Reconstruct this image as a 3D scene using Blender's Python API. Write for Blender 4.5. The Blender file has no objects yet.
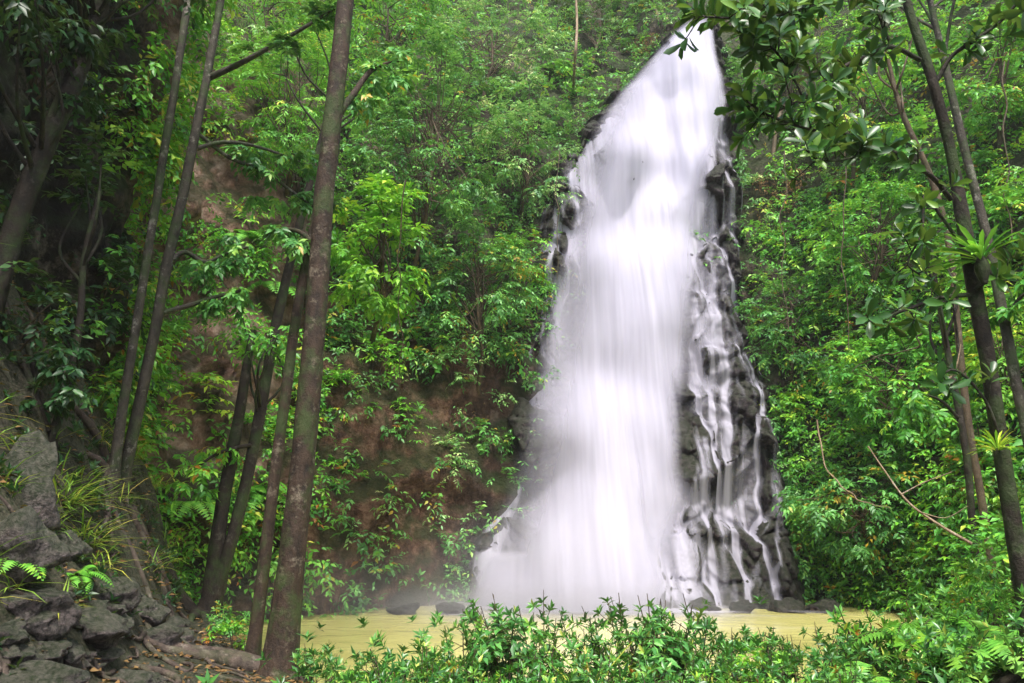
import bpy, bmesh, math
import numpy as np
from mathutils import Vector
from mathutils.bvhtree import BVHTree

R = math.radians
SC = bpy.context.scene
COL = SC.collection
rng = np.random.default_rng(11)

# ------------------------------------------------------------------ camera, sky, sun, exposure
CAM = np.array([0.0, 0.0, 2.2]); PITCH = R(12.0); LENS = 28.0
cam_d = bpy.data.cameras.new('camera'); cam = bpy.data.objects.new('camera', cam_d); COL.objects.link(cam)
cam.location = CAM; cam.rotation_euler = (R(90) + PITCH, 0, 0)
cam_d.lens = LENS; cam_d.sensor_width = 36.0; cam_d.clip_start = 0.05; cam_d.clip_end = 500
SC.camera = cam

SUN_EL, SUN_AZ = R(60), R(172)         # azimuth of the light source measured from +Y, clockwise
world = bpy.data.worlds.new('World'); SC.world = world; world.use_nodes = True
wn = world.node_tree.nodes; wl = world.node_tree.links
sky = wn.new('ShaderNodeTexSky'); sky.sky_type = 'NISHITA'; sky.sun_disc = False
sky.sun_elevation = SUN_EL; sky.sun_rotation = SUN_AZ
sky.air_density = 0.8; sky.dust_density = 4.0; sky.ozone_density = 0.6
wl.new(sky.outputs[0], wn['Background'].inputs[0]); wn['Background'].inputs[1].default_value = 0.15
sl = bpy.data.lights.new('sun', 'SUN'); sl.energy = 1.9; sl.angle = R(11); sl.color = (1.0, 0.97, 0.91)
so = bpy.data.objects.new('sun', sl); COL.objects.link(so)
sd = Vector((math.sin(SUN_AZ) * math.cos(SUN_EL), math.cos(SUN_AZ) * math.cos(SUN_EL), math.sin(SUN_EL)))
so.rotation_euler = (-sd).to_track_quat('-Z', 'Y').to_euler()
so.location = (-10, -10, 30)
SC.view_settings.view_transform = 'Standard'; SC.view_settings.look = 'None'
SC.view_settings.gamma = 1.0; SC.view_settings.use_curve_mapping = False
SC.view_settings.exposure = 1.48
SC.render.engine = 'CYCLES'
cy = SC.cycles
cy.max_bounces = 8; cy.diffuse_bounces = 3; cy.glossy_bounces = 2; cy.transmission_bounces = 4
cy.volume_bounces = 0; cy.transparent_max_bounces = 24
cy.use_denoising = True; cy.caustics_reflective = False; cy.caustics_refractive = False
cy.sample_clamp_indirect = 6.0
cy.volume_step_rate = 2.0; cy.volume_max_steps = 64

# ------------------------------------------------------------------ helpers: pixels, noise
F = LENS / 36.0 * 1024
cp, sp = math.cos(PITCH), math.sin(PITCH)
def raydir(px, py):
    cx = (px - 512) / F; c = (341.5 - py) / F
    return np.array([cx, cp - c * sp, sp + c * cp])
def P(px, py, Y):
    d = raydir(px, py); return CAM + d * (Y / d[1])
def depth(p): return p[1] * cp + (p[2] - CAM[2]) * sp
def norm(a): return a / np.maximum(np.linalg.norm(a, axis=-1, keepdims=True), 1e-9)
def sstep(a, b, x):
    t = np.clip((x - a) / (b - a), 0, 1); return t * t * (3 - 2 * t)
_T = np.random.default_rng(5).random((32, 32, 32))
def vn(p):
    i = np.floor(p).astype(int); f = p - i; f = f * f * (3 - 2 * f); i &= 31; j = (i + 1) & 31
    x0, y0, z0 = i[..., 0], i[..., 1], i[..., 2]; x1, y1, z1 = j[..., 0], j[..., 1], j[..., 2]
    fx, fy, fz = f[..., 0], f[..., 1], f[..., 2]
    a = _T[x0, y0, z0] * (1 - fx) + _T[x1, y0, z0] * fx; b = _T[x0, y1, z0] * (1 - fx) + _T[x1, y1, z0] * fx
    c = _T[x0, y0, z1] * (1 - fx) + _T[x1, y0, z1] * fx; d = _T[x0, y1, z1] * (1 - fx) + _T[x1, y1, z1] * fx
    return (a * (1 - fy) + b * fy) * (1 - fz) + (c * (1 - fy) + d * fy) * fz
def fbm(p, o=4, s=0.5):
    r = 0; a = 1; t = 0
    for k in range(o):
        r = r + a * vn(p * 2 ** k + 7.3 * k); t += a; a *= s
    return r / t * 2 - 1
def worley(p, cell, seed=0):
    """F1, F2 on a jittered 2-D lattice"""
    g = np.random.default_rng(seed).random((64, 64, 2))
    q = p / np.array(cell); i = np.floor(q).astype(int)
    d1 = np.full(q.shape[:-1], 9.0); d2 = d1.copy(); idv = np.zeros_like(d1)
    for dx in (-1, 0, 1):
        for dy in (-1, 0, 1):
            c = i + np.array([dx, dy]); w = c & 63
            pt = c + 0.1 + 0.8 * g[w[..., 0], w[..., 1]]
            d = np.linalg.norm(q - pt, axis=-1)
            n1 = d < d1
            d2 = np.where(n1, d1, np.minimum(d2, d)); idv = np.where(n1, g[w[..., 0], w[..., 1], 0], idv); d1 = np.where(n1, d, d1)
    return d1, d2, idv

# ------------------------------------------------------------------ helpers: meshes
class Geo:
    def __init__(s): s.v = []; s.f = {3: [], 4: []}; s.a = []; s.n = 0
    def add(s, v, faces, var=None):
        v = np.asarray(v, float)
        s.v.append(v); s.a.append(np.full(len(v), .5) if var is None else np.broadcast_to(var, (len(v),)))
        for f in faces:
            f = np.asarray(f, int)
            if len(f): s.f[f.shape[1]].append(f + s.n)
        s.n += len(v); return s
    def merge(s, o):
        if o.n: s.add(np.concatenate(o.v), [np.concatenate(x) for x in o.f.values() if x], np.concatenate(o.a))
        return s
def mesh(name, g, mat, smooth=True, off=None, attrs=None):
    v = np.concatenate(g.v)
    if off is not None: v = v - np.asarray(off)
    me = bpy.data.meshes.new(name)
    me.vertices.add(len(v)); me.vertices.foreach_set('co', v.astype(np.float32).ravel())
    loops = []; starts = []; tot = []; n = 0
    for k, fl in g.f.items():
        if fl:
            f = np.concatenate(fl); loops.append(f.ravel()); starts.append(n + np.arange(len(f)) * k); tot.append(np.full(len(f), k)); n += f.size
    loops = np.concatenate(loops); starts = np.concatenate(starts); tot = np.concatenate(tot)
    me.loops.add(len(loops)); me.loops.foreach_set('vertex_index', loops.astype(np.int32))
    me.polygons.add(len(starts)); me.polygons.foreach_set('loop_start', starts.astype(np.int32)); me.polygons.foreach_set('loop_total', tot.astype(np.int32))
    me.polygons.foreach_set('use_smooth', np.full(len(starts), smooth))
    at = me.attributes.new('var', 'FLOAT', 'POINT'); at.data.foreach_set('value', np.concatenate(g.a).astype(np.float32))
    for nm, val in (attrs or {}).items():
        at = me.attributes.new(nm, 'FLOAT', 'POINT'); at.data.foreach_set('value', np.asarray(val).astype(np.float32).ravel())
    me.update(calc_edges=True); me.validate()
    me.materials.append(mat)
    return me
def obj(name, g, mat, parent=None, smooth=True, attrs=None):
    """links g (world coordinates) as ONE mesh object; under a parent Empty the mesh is stored relative to it"""
    off = None
    if parent is not None: off = np.array(parent['_w']) if '_w' in parent else np.array(parent.location)
    o = bpy.data.objects.new(name, mesh(name, g, mat, smooth, off, attrs)); COL.objects.link(o)
    if parent is not None: o.parent = parent
    return o
def tag(o, label, cat, group=None):
    o['label'] = label; o['category'] = cat
    if group: o['group'] = group
    return o
def thing(name, loc, label, cat, group=None):
    o = bpy.data.objects.new(name, None); o.empty_display_size = .1; COL.objects.link(o)
    o.location = tuple(float(c) for c in loc)
    return tag(o, label, cat, group)
def kind(o, k): o['kind'] = k; return o
def dup(root, loc, rotz, scale, label, group=None, tilt=(0, 0)):
    r = root.copy(); COL.objects.link(r); r.location = tuple(float(c) for c in loc)
    r.rotation_euler = (tilt[0], tilt[1], rotz); r.scale = (scale,) * 3
    r['label'] = label
    if group: r['group'] = group
    elif 'group' in r: del r['group']
    for ch in root.children:
        c = ch.copy(); COL.objects.link(c); c.parent = r
    return r
def catmull(pts, n=6):
    p = np.asarray(pts, float); p = np.vstack([2 * p[0] - p[1], p, 2 * p[-1] - p[-2]]); out = []
    for i in range(1, len(p) - 2):
        for t in np.linspace(0, 1, n, endpoint=False):
            a, b, c, d = p[i - 1], p[i], p[i + 1], p[i + 2]
            out.append(.5 * (2 * b + (c - a) * t + (2 * a - 5 * b + 4 * c - d) * t * t + (3 * b - a - 3 * c + d) * t ** 3))
    out.append(p[-2]); return np.array(out)
def tube(pts, rad, sides=8, rough=0.0, cap=True, sub=0, var=None):
    pts = np.asarray(pts, float); rad = np.broadcast_to(np.asarray(rad, float), (len(pts),))
    if sub:
        q = catmull(np.column_stack([pts, rad]), sub); pts, rad = q[:, :3], q[:, 3]
    n = len(pts); T = norm(np.gradient(pts, axis=0))
    ref = np.array([0, 1.0, 0.1]) if abs(T[:, 2]).mean() > .6 else np.array([0.05, .1, 1.0])
    A = norm(np.cross(T, ref)); B = np.cross(T, A)
    th = np.linspace(0, 2 * np.pi, sides, endpoint=False)
    ring = A[:, None] * np.cos(th)[None, :, None] + B[:, None] * np.sin(th)[None, :, None]
    rr = rad[:, None] * np.ones((1, sides))
    if rough:
        q = pts[:, None] * 2.2 + ring * 1.3
        rr = rr * (1 + rough * fbm(q, 3) * 2)
    v = (pts[:, None] + ring * rr[..., None]).reshape(-1, 3)
    i = np.arange(n - 1)[:, None] * sides; j = np.arange(sides)[None]; k = (j + 1) % sides
    f = np.stack([i + j, i + k, i + sides + k, i + sides + j], -1).reshape(-1, 4)
    g = Geo(); g.add(v, [f], var)
    if cap:
        g.add(np.vstack([v[-sides:], pts[-1:]]), [np.array([[a, (a + 1) % sides, sides] for a in range(sides)])], var)
    return g

# ------------------------------------------------------------------ helpers: materials
def mat(name):
    m = bpy.data.materials.new(name); m.use_nodes = True
    nt = m.node_tree; return m, nt.nodes, nt.links, nt.nodes['Principled BSDF'], nt.nodes['Material Output']
def ramp(n, l, src, stops):
    r = n.new('ShaderNodeValToRGB'); e = r.color_ramp.elements
    while len(e) < len(stops): e.new(.5)
    for x, (p, c) in zip(e, stops): x.position = p; x.color = (*c, 1)
    l.new(src, r.inputs[0]); return r.outputs[0]
def attr(n, nm): a = n.new('ShaderNodeAttribute'); a.attribute_name = nm; return a.outputs['Fac']
def noise(n, l, scale, detail=5, rough=.6, vec=None, dist=0.0):
    t = n.new('ShaderNodeTexNoise'); t.inputs['Scale'].default_value = scale; t.inputs['Detail'].default_value = detail
    t.inputs['Roughness'].default_value = rough; t.inputs['Distortion'].default_value = dist
    if vec is None: vec = n.new('ShaderNodeTexCoord').outputs['Object']
    l.new(vec, t.inputs['Vector'])
    return t.outputs['Fac']
def mapping(n, l, scale, coord='Object'):
    tc = n.new('ShaderNodeTexCoord'); m = n.new('ShaderNodeMapping'); m.inputs['Scale'].default_value = scale
    l.new(tc.outputs[coord], m.inputs[0]); return m.outputs[0]
def mixc(n, l, fac, a, b):
    m = n.new('ShaderNodeMix'); m.data_type = 'RGBA'
    if hasattr(fac, 'links'): l.new(fac, m.inputs[0])
    else: m.inputs[0].default_value = fac
    for s, x in ((6, a), (7, b)):
        if hasattr(x, 'links'): l.new(x, m.inputs[s])
        else: m.inputs[s].default_value = (*x, 1)
    return m.outputs[2]
def math_(n, l, op, a, b=None, clamp=False):
    m = n.new('ShaderNodeMath'); m.operation = op; m.use_clamp = clamp
    for i, x in enumerate((a, b)):
        if x is None: continue
        if hasattr(x, 'links'): l.new(x, m.inputs[i])
        else: m.inputs[i].default_value = x
    return m.outputs[0]
def leaf_mat(name, stops, trans=.32, rough=.42, spec=.45):
    m, n, l, b, out = mat(name)
    oi = n.new('ShaderNodeObjectInfo')
    f = math_(n, l, 'ADD', attr(n, 'var'), math_(n, l, 'MULTIPLY', math_(n, l, 'SUBTRACT', oi.outputs['Random'], .5), .16), True)
    c = ramp(n, l, f, stops)
    l.new(c, b.inputs['Base Color']); b.inputs['Roughness'].default_value = rough; b.inputs['Specular IOR Level'].default_value = spec
    t = n.new('ShaderNodeBsdfTranslucent'); tc = mixc(n, l, .35, c, (.30, .42, .04)); l.new(tc, t.inputs[0])
    x = n.new('ShaderNodeMixShader'); x.inputs[0].default_value = trans
    l.new(b.outputs[0], x.inputs[1]); l.new(t.outputs[0], x.inputs[2]); l.new(x.outputs[0], out.inputs[0])
    return m
YEL = (.42, .30, .03); ORA = (.38, .14, .02)
M_LUSH = leaf_mat('leaf_lush', [(0, (0.033, 0.157, 0.021)), (.4, (0.083, 0.334, 0.038)), (.75, (0.208, 0.559, 0.050)), (.93, (0.390, 0.600, 0.059)), (.975, YEL), (1, ORA)])
M_MID = leaf_mat('leaf_mid', [(0, (0.033, 0.134, 0.031)), (.45, (0.077, 0.279, 0.055)), (.8, (0.167, 0.446, 0.086)), (.96, (0.333, 0.580, 0.102)), (1, YEL)])
M_PALE = leaf_mat('leaf_pale', [(0, (0.072, 0.232, 0.075)), (.5, (0.171, 0.401, 0.113)), (.85, (0.362, 0.600, 0.169)), (1, (0.600, 0.600, 0.301))], rough=.38)
M_YEL = leaf_mat('leaf_yellowgreen', [(0, (0.096, 0.336, 0.023)), (.5, (0.267, 0.589, 0.038)), (.82, (0.532, 0.600, 0.056)), (.93, (0.600, 0.600, 0.056)), (1, ORA)])
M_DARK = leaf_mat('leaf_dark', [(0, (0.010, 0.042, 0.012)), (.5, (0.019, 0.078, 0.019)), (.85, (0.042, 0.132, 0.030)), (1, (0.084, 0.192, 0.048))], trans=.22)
M_FERN = leaf_mat('leaf_fern', [(0, (0.056, 0.223, 0.024)), (.5, (0.140, 0.446, 0.041)), (.85, (0.307, 0.600, 0.059)), (1, (0.600, 0.580, 0.086))], rough=.55)
M_BANK = leaf_mat('leaf_bank', [(0, (0.022, 0.098, 0.020)), (.45, (0.055, 0.204, 0.036)), (.8, (0.132, 0.342, 0.052)), (.97, (0.262, 0.472, 0.073)), (1, (0.468, 0.553, 0.102))], rough=.34, spec=.5, trans=.22)
M_GRASS = leaf_mat('leaf_grass', [(0, (0.084, 0.210, 0.023)), (.5, (0.194, 0.358, 0.038)), (.75, (0.412, 0.421, 0.056)), (1, (0.600, 0.421, 0.133))], rough=.6)
M_DRY = leaf_mat('leaf_dry', [(0, (.10, .05, .02)), (.5, (.20, .12, .045)), (1, (.32, .22, .10))], trans=.1, rough=.8, spec=.2)

def bark_mat(name, dark, light, lich, moss=.35, warm=None):
    m, n, l, b, out = mat(name)
    v = mapping(n, l, (1, 1, .55)); a = noise(n, l, 11, 7, .7, v)
    c = ramp(n, l, a, [(.3, dark), (.55, light), (.75, tuple(min(1, x * 1.5) for x in light))])
    sc_ = noise(n, l, 3.2, 4, .6)
    c = mixc(n, l, ramp(n, l, math_(n, l, 'ADD', math_(n, l, 'MULTIPLY', noise(n, l, 4.5, 6, .75), .7), math_(n, l, 'MULTIPLY', noise(n, l, 17, 4, .7), .3)), [(.54, (0, 0, 0)), (.62, (.85, .85, .85))]), c, lich)
    c = mixc(n, l, math_(n, l, 'MULTIPLY', ramp(n, l, sc_, [(.48, (0, 0, 0)), (.62, (1, 1, 1))]), moss), c, (.035, .07, .014))
    l.new(c, b.inputs['Base Color']); b.inputs['Roughness'].default_value = .75; b.inputs['Specular IOR Level'].default_value = .3
    bp = n.new('ShaderNodeBump'); bp.inputs['Strength'].default_value = .9; bp.inputs['Distance'].default_value = .03
    l.new(math_(n, l, 'ADD', a, math_(n, l, 'MULTIPLY', noise(n, l, 40, 4, .6), .4)), bp.inputs['Height']); l.new(bp.outputs[0], b.inputs['Normal'])
    return m
B_RED = bark_mat('bark_reddish', (.008, .006, .0045), (.040, .025, .016), (.15, .125, .09), .6)
B_DARK = bark_mat('bark_dark', (.006, .005, .004), (.024, .018, .012), (.075, .066, .052), .55)
B_GREY = bark_mat('bark_grey', (.013, .012, .009), (.055, .048, .036), (.26, .25, .21), .6)
B_TWIG = bark_mat('bark_twig', (.03, .022, .014), (.085, .06, .035), (.14, .12, .09), .2)
B_PALE = bark_mat('bark_pale', (.12, .08, .05), (.26, .19, .12), (.36, .31, .24), .1)
B_ROOT = bark_mat('bark_root', (.016, .012, .010), (.075, .056, .044), (.17, .145, .12), .3)

def rock_mat(name, stops, moss=.5, rough=(.75), spec=.4, scale=1.0, bump=.08, use_var=False, mossc=(.022, .045, .009)):
    m, n, l, b, out = mat(name)
    a = noise(n, l, .9 * scale, 10, .7, None, .6); c = ramp(n, l, a, stops)
    sp_ = noise(n, l, 9 * scale, 5, .7)
    c = mixc(n, l, .62, c, ramp(n, l, sp_, [(.40, tuple(x * .35 for x in stops[1][1])), (.62, tuple(min(.8, x * 1.9) for x in stops[-1][1]))]))
    if use_var:
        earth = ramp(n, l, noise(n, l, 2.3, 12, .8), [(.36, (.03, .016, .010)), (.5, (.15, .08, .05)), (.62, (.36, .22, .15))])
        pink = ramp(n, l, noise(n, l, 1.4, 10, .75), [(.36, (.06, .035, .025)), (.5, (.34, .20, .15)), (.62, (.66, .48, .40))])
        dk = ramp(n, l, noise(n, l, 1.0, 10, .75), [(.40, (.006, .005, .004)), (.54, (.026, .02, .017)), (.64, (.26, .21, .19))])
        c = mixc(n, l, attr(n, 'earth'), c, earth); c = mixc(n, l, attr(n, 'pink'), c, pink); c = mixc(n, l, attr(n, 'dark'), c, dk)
    ge = n.new('ShaderNodeNewGeometry'); sx = n.new('ShaderNodeSeparateXYZ'); l.new(ge.outputs['Normal'], sx.inputs[0])
    up = ramp(n, l, math_(n, l, 'ADD', sx.outputs[2], math_(n, l, 'MULTIPLY', noise(n, l, 1.1, 6, .7), 1.2)), [(.55, (0, 0, 0)), (.95, (1, 1, 1))])
    c = mixc(n, l, math_(n, l, 'MULTIPLY', up, moss), c, mossc)
    l.new(c, b.inputs['Base Color']); b.inputs['Specular IOR Level'].default_value = spec
    l.new(ramp(n, l, noise(n, l, 6, 4), [(.3, (rough * .7,) * 3), (.7, (min(1, rough * 1.2),) * 3)]), b.inputs['Roughness'])
    bp = n.new('ShaderNodeBump'); bp.inputs['Strength'].default_value = 1.0; bp.inputs['Distance'].default_value = bump
    h = math_(n, l, 'ADD', noise(n, l, 2.2 * scale, 10, .72, None, .5), math_(n, l, 'MULTIPLY', noise(n, l, 9 * scale, 6, .7), .4))
    l.new(h, bp.inputs['Height']); l.new(bp.outputs[0], b.inputs['Normal'])
    return m
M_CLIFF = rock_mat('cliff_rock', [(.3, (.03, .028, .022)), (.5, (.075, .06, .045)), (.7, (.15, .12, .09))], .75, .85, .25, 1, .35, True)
M_WET = rock_mat('wet_rock', [(.34, (.003, .0025, .003)), (.5, (.011, .0085, .010)), (.68, (.040, .029, .034))], .30, .60, .22, 1.3, .12)
M_STONE = rock_mat('bank_stone', [(.36, (.006, .005, .004)), (.5, (.022, .017, .0155)), (.66, (.13, .105, .10))], .5, .55, .5, 2.6, .09)
M_DIRT = rock_mat('bank_dirt', [(.34, (.009, .007, .005)), (.5, (.030, .021, .016)), (.68, (.12, .09, .075))], .5, .75, .3, 3.0, .09)

# ------------------------------------------------------------------ terrain: one ground sheet
SHX = [-9, -5.8, -4.6, -2.9, -2.1, -1.5, 0, 3, 5, 6.5, 8, 10]; SHY = [14, 13.3, 12.6, 10.4, 9.2, 8.2, 7.8, 7.8, 8.8, 10.6, 13.2, 15]
def shore(x): return np.interp(x, SHX, SHY)
def ground_z(x, y):
    d = shore(x) - y + .35 * fbm(np.stack([x * .6, y * .6, x * 0], -1), 3)
    m = sstep(-.9, .7, d)
    z = -.7 + 1.15 * m
    xl = np.interp(y, [0, 6, 8, 10, 13], [-3.1, -3.2, -3.5, -4.0, -4.9])
    t = np.maximum(0, xl - x); z = z + m * np.minimum(1.55 * t, 6) + m * .25 * np.maximum(0, xl + 1.6 - x)
    z = z + m * .36 * np.maximum(0, x - 2.6)
    q = np.stack([x, y, x * 0 + 3.3], -1)
    z = z + m * (.11 * fbm(q * 1.3, 4) + sstep(0, .8, t) * (.6 * fbm(q * .9, 5) + .35 * fbm(q * 2.6, 4, .6)))
    return z
nx, ny = 300, 280
gx = np.concatenate([[-80, -50, -30, -18, -13], np.linspace(-10, 10.5, nx - 10), [13, 18, 30, 50, 80]]); gy = np.concatenate([[-80, -50, -30, -15], np.linspace(-6, 22, ny - 8), [26, 40, 60, 90]])
X, Yg = np.meshgrid(gx, gy, indexing='ij'); Z = ground_z(X, Yg)
def grid_faces(n, m):
    i, j = np.meshgrid(np.arange(n - 1), np.arange(m - 1), indexing='ij'); a = (i * m + j).ravel()
    return np.stack([a, a + m, a + m + 1, a + 1], -1)
gg = Geo().add(np.stack([X, Yg, Z], -1).reshape(-1, 3), [grid_faces(len(gx), len(gy))])
kind(obj('ground', gg, M_DIRT), 'structure')

# ------------------------------------------------------------------ terrain: the gorge wall
CP = np.array([(-5.2, -6, .0), (-5.8, 0, .0), (-6.6, 5, -.05), (-7.0, 8.5, -.12), (-6.5, 11.3, -.10), (-6.6, 13.2, .04), (-7.0, 15.2, .12), (-5.6, 17, .18),
               (-3.6, 18.6, .22), (-1.5, 19.8, .24), (2, 21.4, .24), (6.3, 21.4, .26), (8.3, 19.2, .32), (8.9, 16, .42), (9.2, 13, .46), (9.6, 9, .5), (10, 4, .5), (10.5, -4, .5)], float)
cs = catmull(CP, 24); nS, nZ = len(cs), 230
T2 = norm(np.gradient(cs[:, :2], axis=0)); N2 = np.stack([T2[:, 1], -T2[:, 0]], -1)        # towards the pool
arc = np.concatenate([[0], np.cumsum(np.linalg.norm(np.diff(cs[:, :2], axis=0), axis=1))])
topz = np.interp(cs[:, 1], [0, 10, 16, 20], [12, 12, 15.5, 27]); topz = np.where(cs[:, 0] > 0, np.maximum(topz, 26), topz)
tz = np.linspace(0, 1, nZ)
Zc = -1.0 + tz[None] * (topz[:, None] + 1)
lean = cs[:, 2][:, None]
back = lean * np.maximum(Zc, 0) + .012 * np.maximum(Zc - 9, 0) ** 2 * (lean > .1)
base = cs[:, None, :2] - N2[:, None] * back[..., None]
q = np.concatenate([base, Zc[..., None]], -1)
w1, w2, wid = worley(np.stack([arc[:, None] + 0 * Zc + .5 * fbm(q * .7, 2), Zc + .5 * fbm(q * .7 + 9, 2)], -1), (1.5, 2.3), 3)
disp = .9 * fbm(q * .28, 3) + .5 * fbm(q * .9, 5) + .35 * (wid - .5) + .22 * np.minimum(w2 - w1, .35) + .10 * fbm(q * np.array([4, 4, 2.0]), 3)
disp *= np.where(cs[:, 1] > 6, 1, .5)[:, None]
q[..., :2] += N2[:, None] * disp[..., None]
px_ = q[..., 0] / np.maximum(q[..., 1], .5)
nz_ = fbm(q * .5 + 4, 4)
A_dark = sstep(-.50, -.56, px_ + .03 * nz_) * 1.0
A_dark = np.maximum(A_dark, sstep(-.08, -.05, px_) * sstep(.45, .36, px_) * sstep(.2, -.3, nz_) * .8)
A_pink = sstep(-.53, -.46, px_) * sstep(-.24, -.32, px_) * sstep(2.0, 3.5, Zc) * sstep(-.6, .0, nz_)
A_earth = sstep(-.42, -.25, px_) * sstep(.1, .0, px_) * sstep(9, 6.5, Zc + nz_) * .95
A_earth = np.maximum(A_earth, .5 * sstep(.35, .45, px_) * sstep(-.1, .3, nz_))
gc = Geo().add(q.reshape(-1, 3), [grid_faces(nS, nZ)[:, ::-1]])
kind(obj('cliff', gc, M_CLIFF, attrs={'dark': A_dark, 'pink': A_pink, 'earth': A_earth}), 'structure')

# ------------------------------------------------------------------ terrain: the wet rock face behind the fall
def face0(x, z):
    y = 20.5 + .19 * z - 1.5 * np.exp(-np.maximum(z, 0) / 2.0)
    y = y + .45 * sstep(9.6, 10.6, z) + .35 * sstep(13.2, 14.2, z) + .35 * sstep(5.2, 5.8, z)
    return y - .10 * (x - 3)* sstep(0, 4, x - 3)
def onface(px, py):
    y = 21.0
    for _ in range(30):
        p = P(px, py, y); y = .5 * y + .5 * float(face0(p[0], p[2]))
    return P(px, py, y)
rows = [28, 60, 90, 120, 150, 180, 220, 260, 300, 340, 400, 450, 500, 550, 605]
RL = [674, 645, 611, 586, 552, 543, 540, 535, 528, 522, 515, 508, 494, 472, 462]; RR = [730, 732, 735, 736, 738, 740, 742, 745, 752, 760, 775, 785, 792, 798, 802]
VL = [680, 648, 617, 598, 588, 582, 572, 560, 550, 540, 526, 514, 497, 476, 460]; VR = [712, 718, 722, 722, 715, 703, 696, 692, 691, 690, 690, 690, 688, 672, 662]
lp = np.array([onface(a, r) for a, r in zip(RL, rows)]); rp = np.array([onface(a, r) for a, r in zip(RR, rows)])
vl = np.array([onface(a, r) for a, r in zip(VL, rows)]); vr = np.array([onface(a, r) for a, r in zip(VR, rows)])
def itp(tab, z): return np.interp(z, tab[::-1, 2], tab[::-1, 0])
ZTOP = float(vl[0, 2])
fx = np.linspace(-2.8, 9.2, 320); fz = np.linspace(-.8, ZTOP + .15, 480)
FX, FZ = np.meshgrid(fx, fz, indexing='ij')
qq = np.stack([FX, FZ, FX * 0], -1)
warp = np.stack([FX + .35 * fbm(qq * .9 + 3, 3), FZ + .45 * fbm(qq * .9 + 11, 3)], -1)
def facets(cell, seed, h, tilt, p=warp):
    """blocks with tilted flat faces and narrow cracks between them"""
    g = np.random.default_rng(seed).random((64, 64, 5)); q_ = p / np.array(cell); i = np.floor(q_).astype(int)
    d1 = np.full(FX.shape, 9.0); d2 = d1.copy(); H = 0 * d1
    for dx in (-1, 0, 1):
        for dy in (-1, 0, 1):
            c = i + np.array([dx, dy]); w = c & 63; G = g[w[..., 0], w[..., 1]]; o = q_ - (c + .1 + .8 * G[..., :2]); an = (G[..., 4:5] - .5) * .9
            ox = o[..., 0] * np.cos(an[..., 0]) - o[..., 1] * np.sin(an[..., 0]); oz = o[..., 0] * np.sin(an[..., 0]) + o[..., 1] * np.cos(an[..., 0])
            d = np.maximum(np.abs(ox), np.abs(oz)) * .75 + .25 * (np.abs(ox) + np.abs(oz))
            hh = h * (G[..., 2] - .5) + tilt * ((G[..., 3] - .5) * 1.4 * ox + (.25 - .9 * G[..., 2]) * oz)
            n1 = d < d1; d2 = np.where(n1, d1, np.minimum(d2, d)); H = np.where(n1, hh, H); d1 = np.where(n1, d, d1)
    return H - .35 * h * np.exp(-((d2 - d1) / .05) ** 2)
FY = face0(FX, FZ) - facets((1.3, 1.7), 21, .95, .5) - facets((.6, .75), 22, .34, .26) - facets((.27, .33), 24, .12, .12) - .22 * fbm(qq * 1.1 + 5, 4, .55) - .05 * fbm(qq * 5, 4, .6)
edge = np.maximum(itp(lp, FZ) - FX, FX - itp(rp, FZ))
FY = FY + 2.6 * sstep(-.35, 1.1, edge + .3 * fbm(qq * 1.4, 3)) + .8 * sstep(-.9, 0, edge) * .4
gr_ = Geo().add(np.stack([FX, FY, FZ], -1).reshape(-1, 3), [grid_faces(len(fx), len(fz))])
kind(obj('rock_face', gr_, M_WET), 'structure')

# lookups on what stands so far
def bvh_of(g):
    v = np.concatenate(g.v); return BVHTree.FromPolygons([tuple(c) for c in v], [tuple(int(i) for i in f) for x in g.f.values() if x for f in np.concatenate(x)])
BV = [bvh_of(g) for g in (gg, gc, gr_)]
def hit(px, py):
    o = Vector(CAM); d = Vector(raydir(px, py)).normalized(); best = None
    for b in BV:
        l_, n_, _, t_ = b.ray_cast(o, d)
        if l_ is not None and (best is None or t_ < best[2]): best = (np.array(l_), np.array(n_), t_)
    if best is None: return P(px, py, 20), np.array([0, -1, 0.])
    n_ = best[1]
    return best[0], (n_ if np.dot(n_, np.array(d)) < 0 else -n_)
def gz(x, y): return float(ground_z(np.array([float(x)]), np.array([float(y)]))[0])

# ------------------------------------------------------------------ pool
def water_mat():
    m, n, l, b, out = mat('pool_water')
    c = ramp(n, l, noise(n, l, .35, 4), [(.3, (.40, .38, .11)), (.6, (.52, .49, .17)), (.8, (.58, .55, .23))])
    l.new(c, b.inputs['Base Color']); b.inputs['Roughness'].default_value = .14; b.inputs['Specular IOR Level'].default_value = .5
    bp = n.new('ShaderNodeBump'); bp.inputs['Strength'].default_value = .3; bp.inputs['Distance'].default_value = .06
    l.new(noise(n, l, .9, 6, .6, mapping(n, l, (1.0, 1.8, 1)), .8), bp.inputs['Height']); l.new(bp.outputs[0], b.inputs['Normal'])
    return m
wx, wy = np.linspace(-9, 11, 40), np.linspace(6.5, 22.5, 40)
WX, WY = np.meshgrid(wx, wy, indexing='ij')
kind(obj('pool_water', Geo().add(np.stack([WX, WY, 0 * WX], -1).reshape(-1, 3), [grid_faces(40, 40)]), water_mat()), 'structure')

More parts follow.
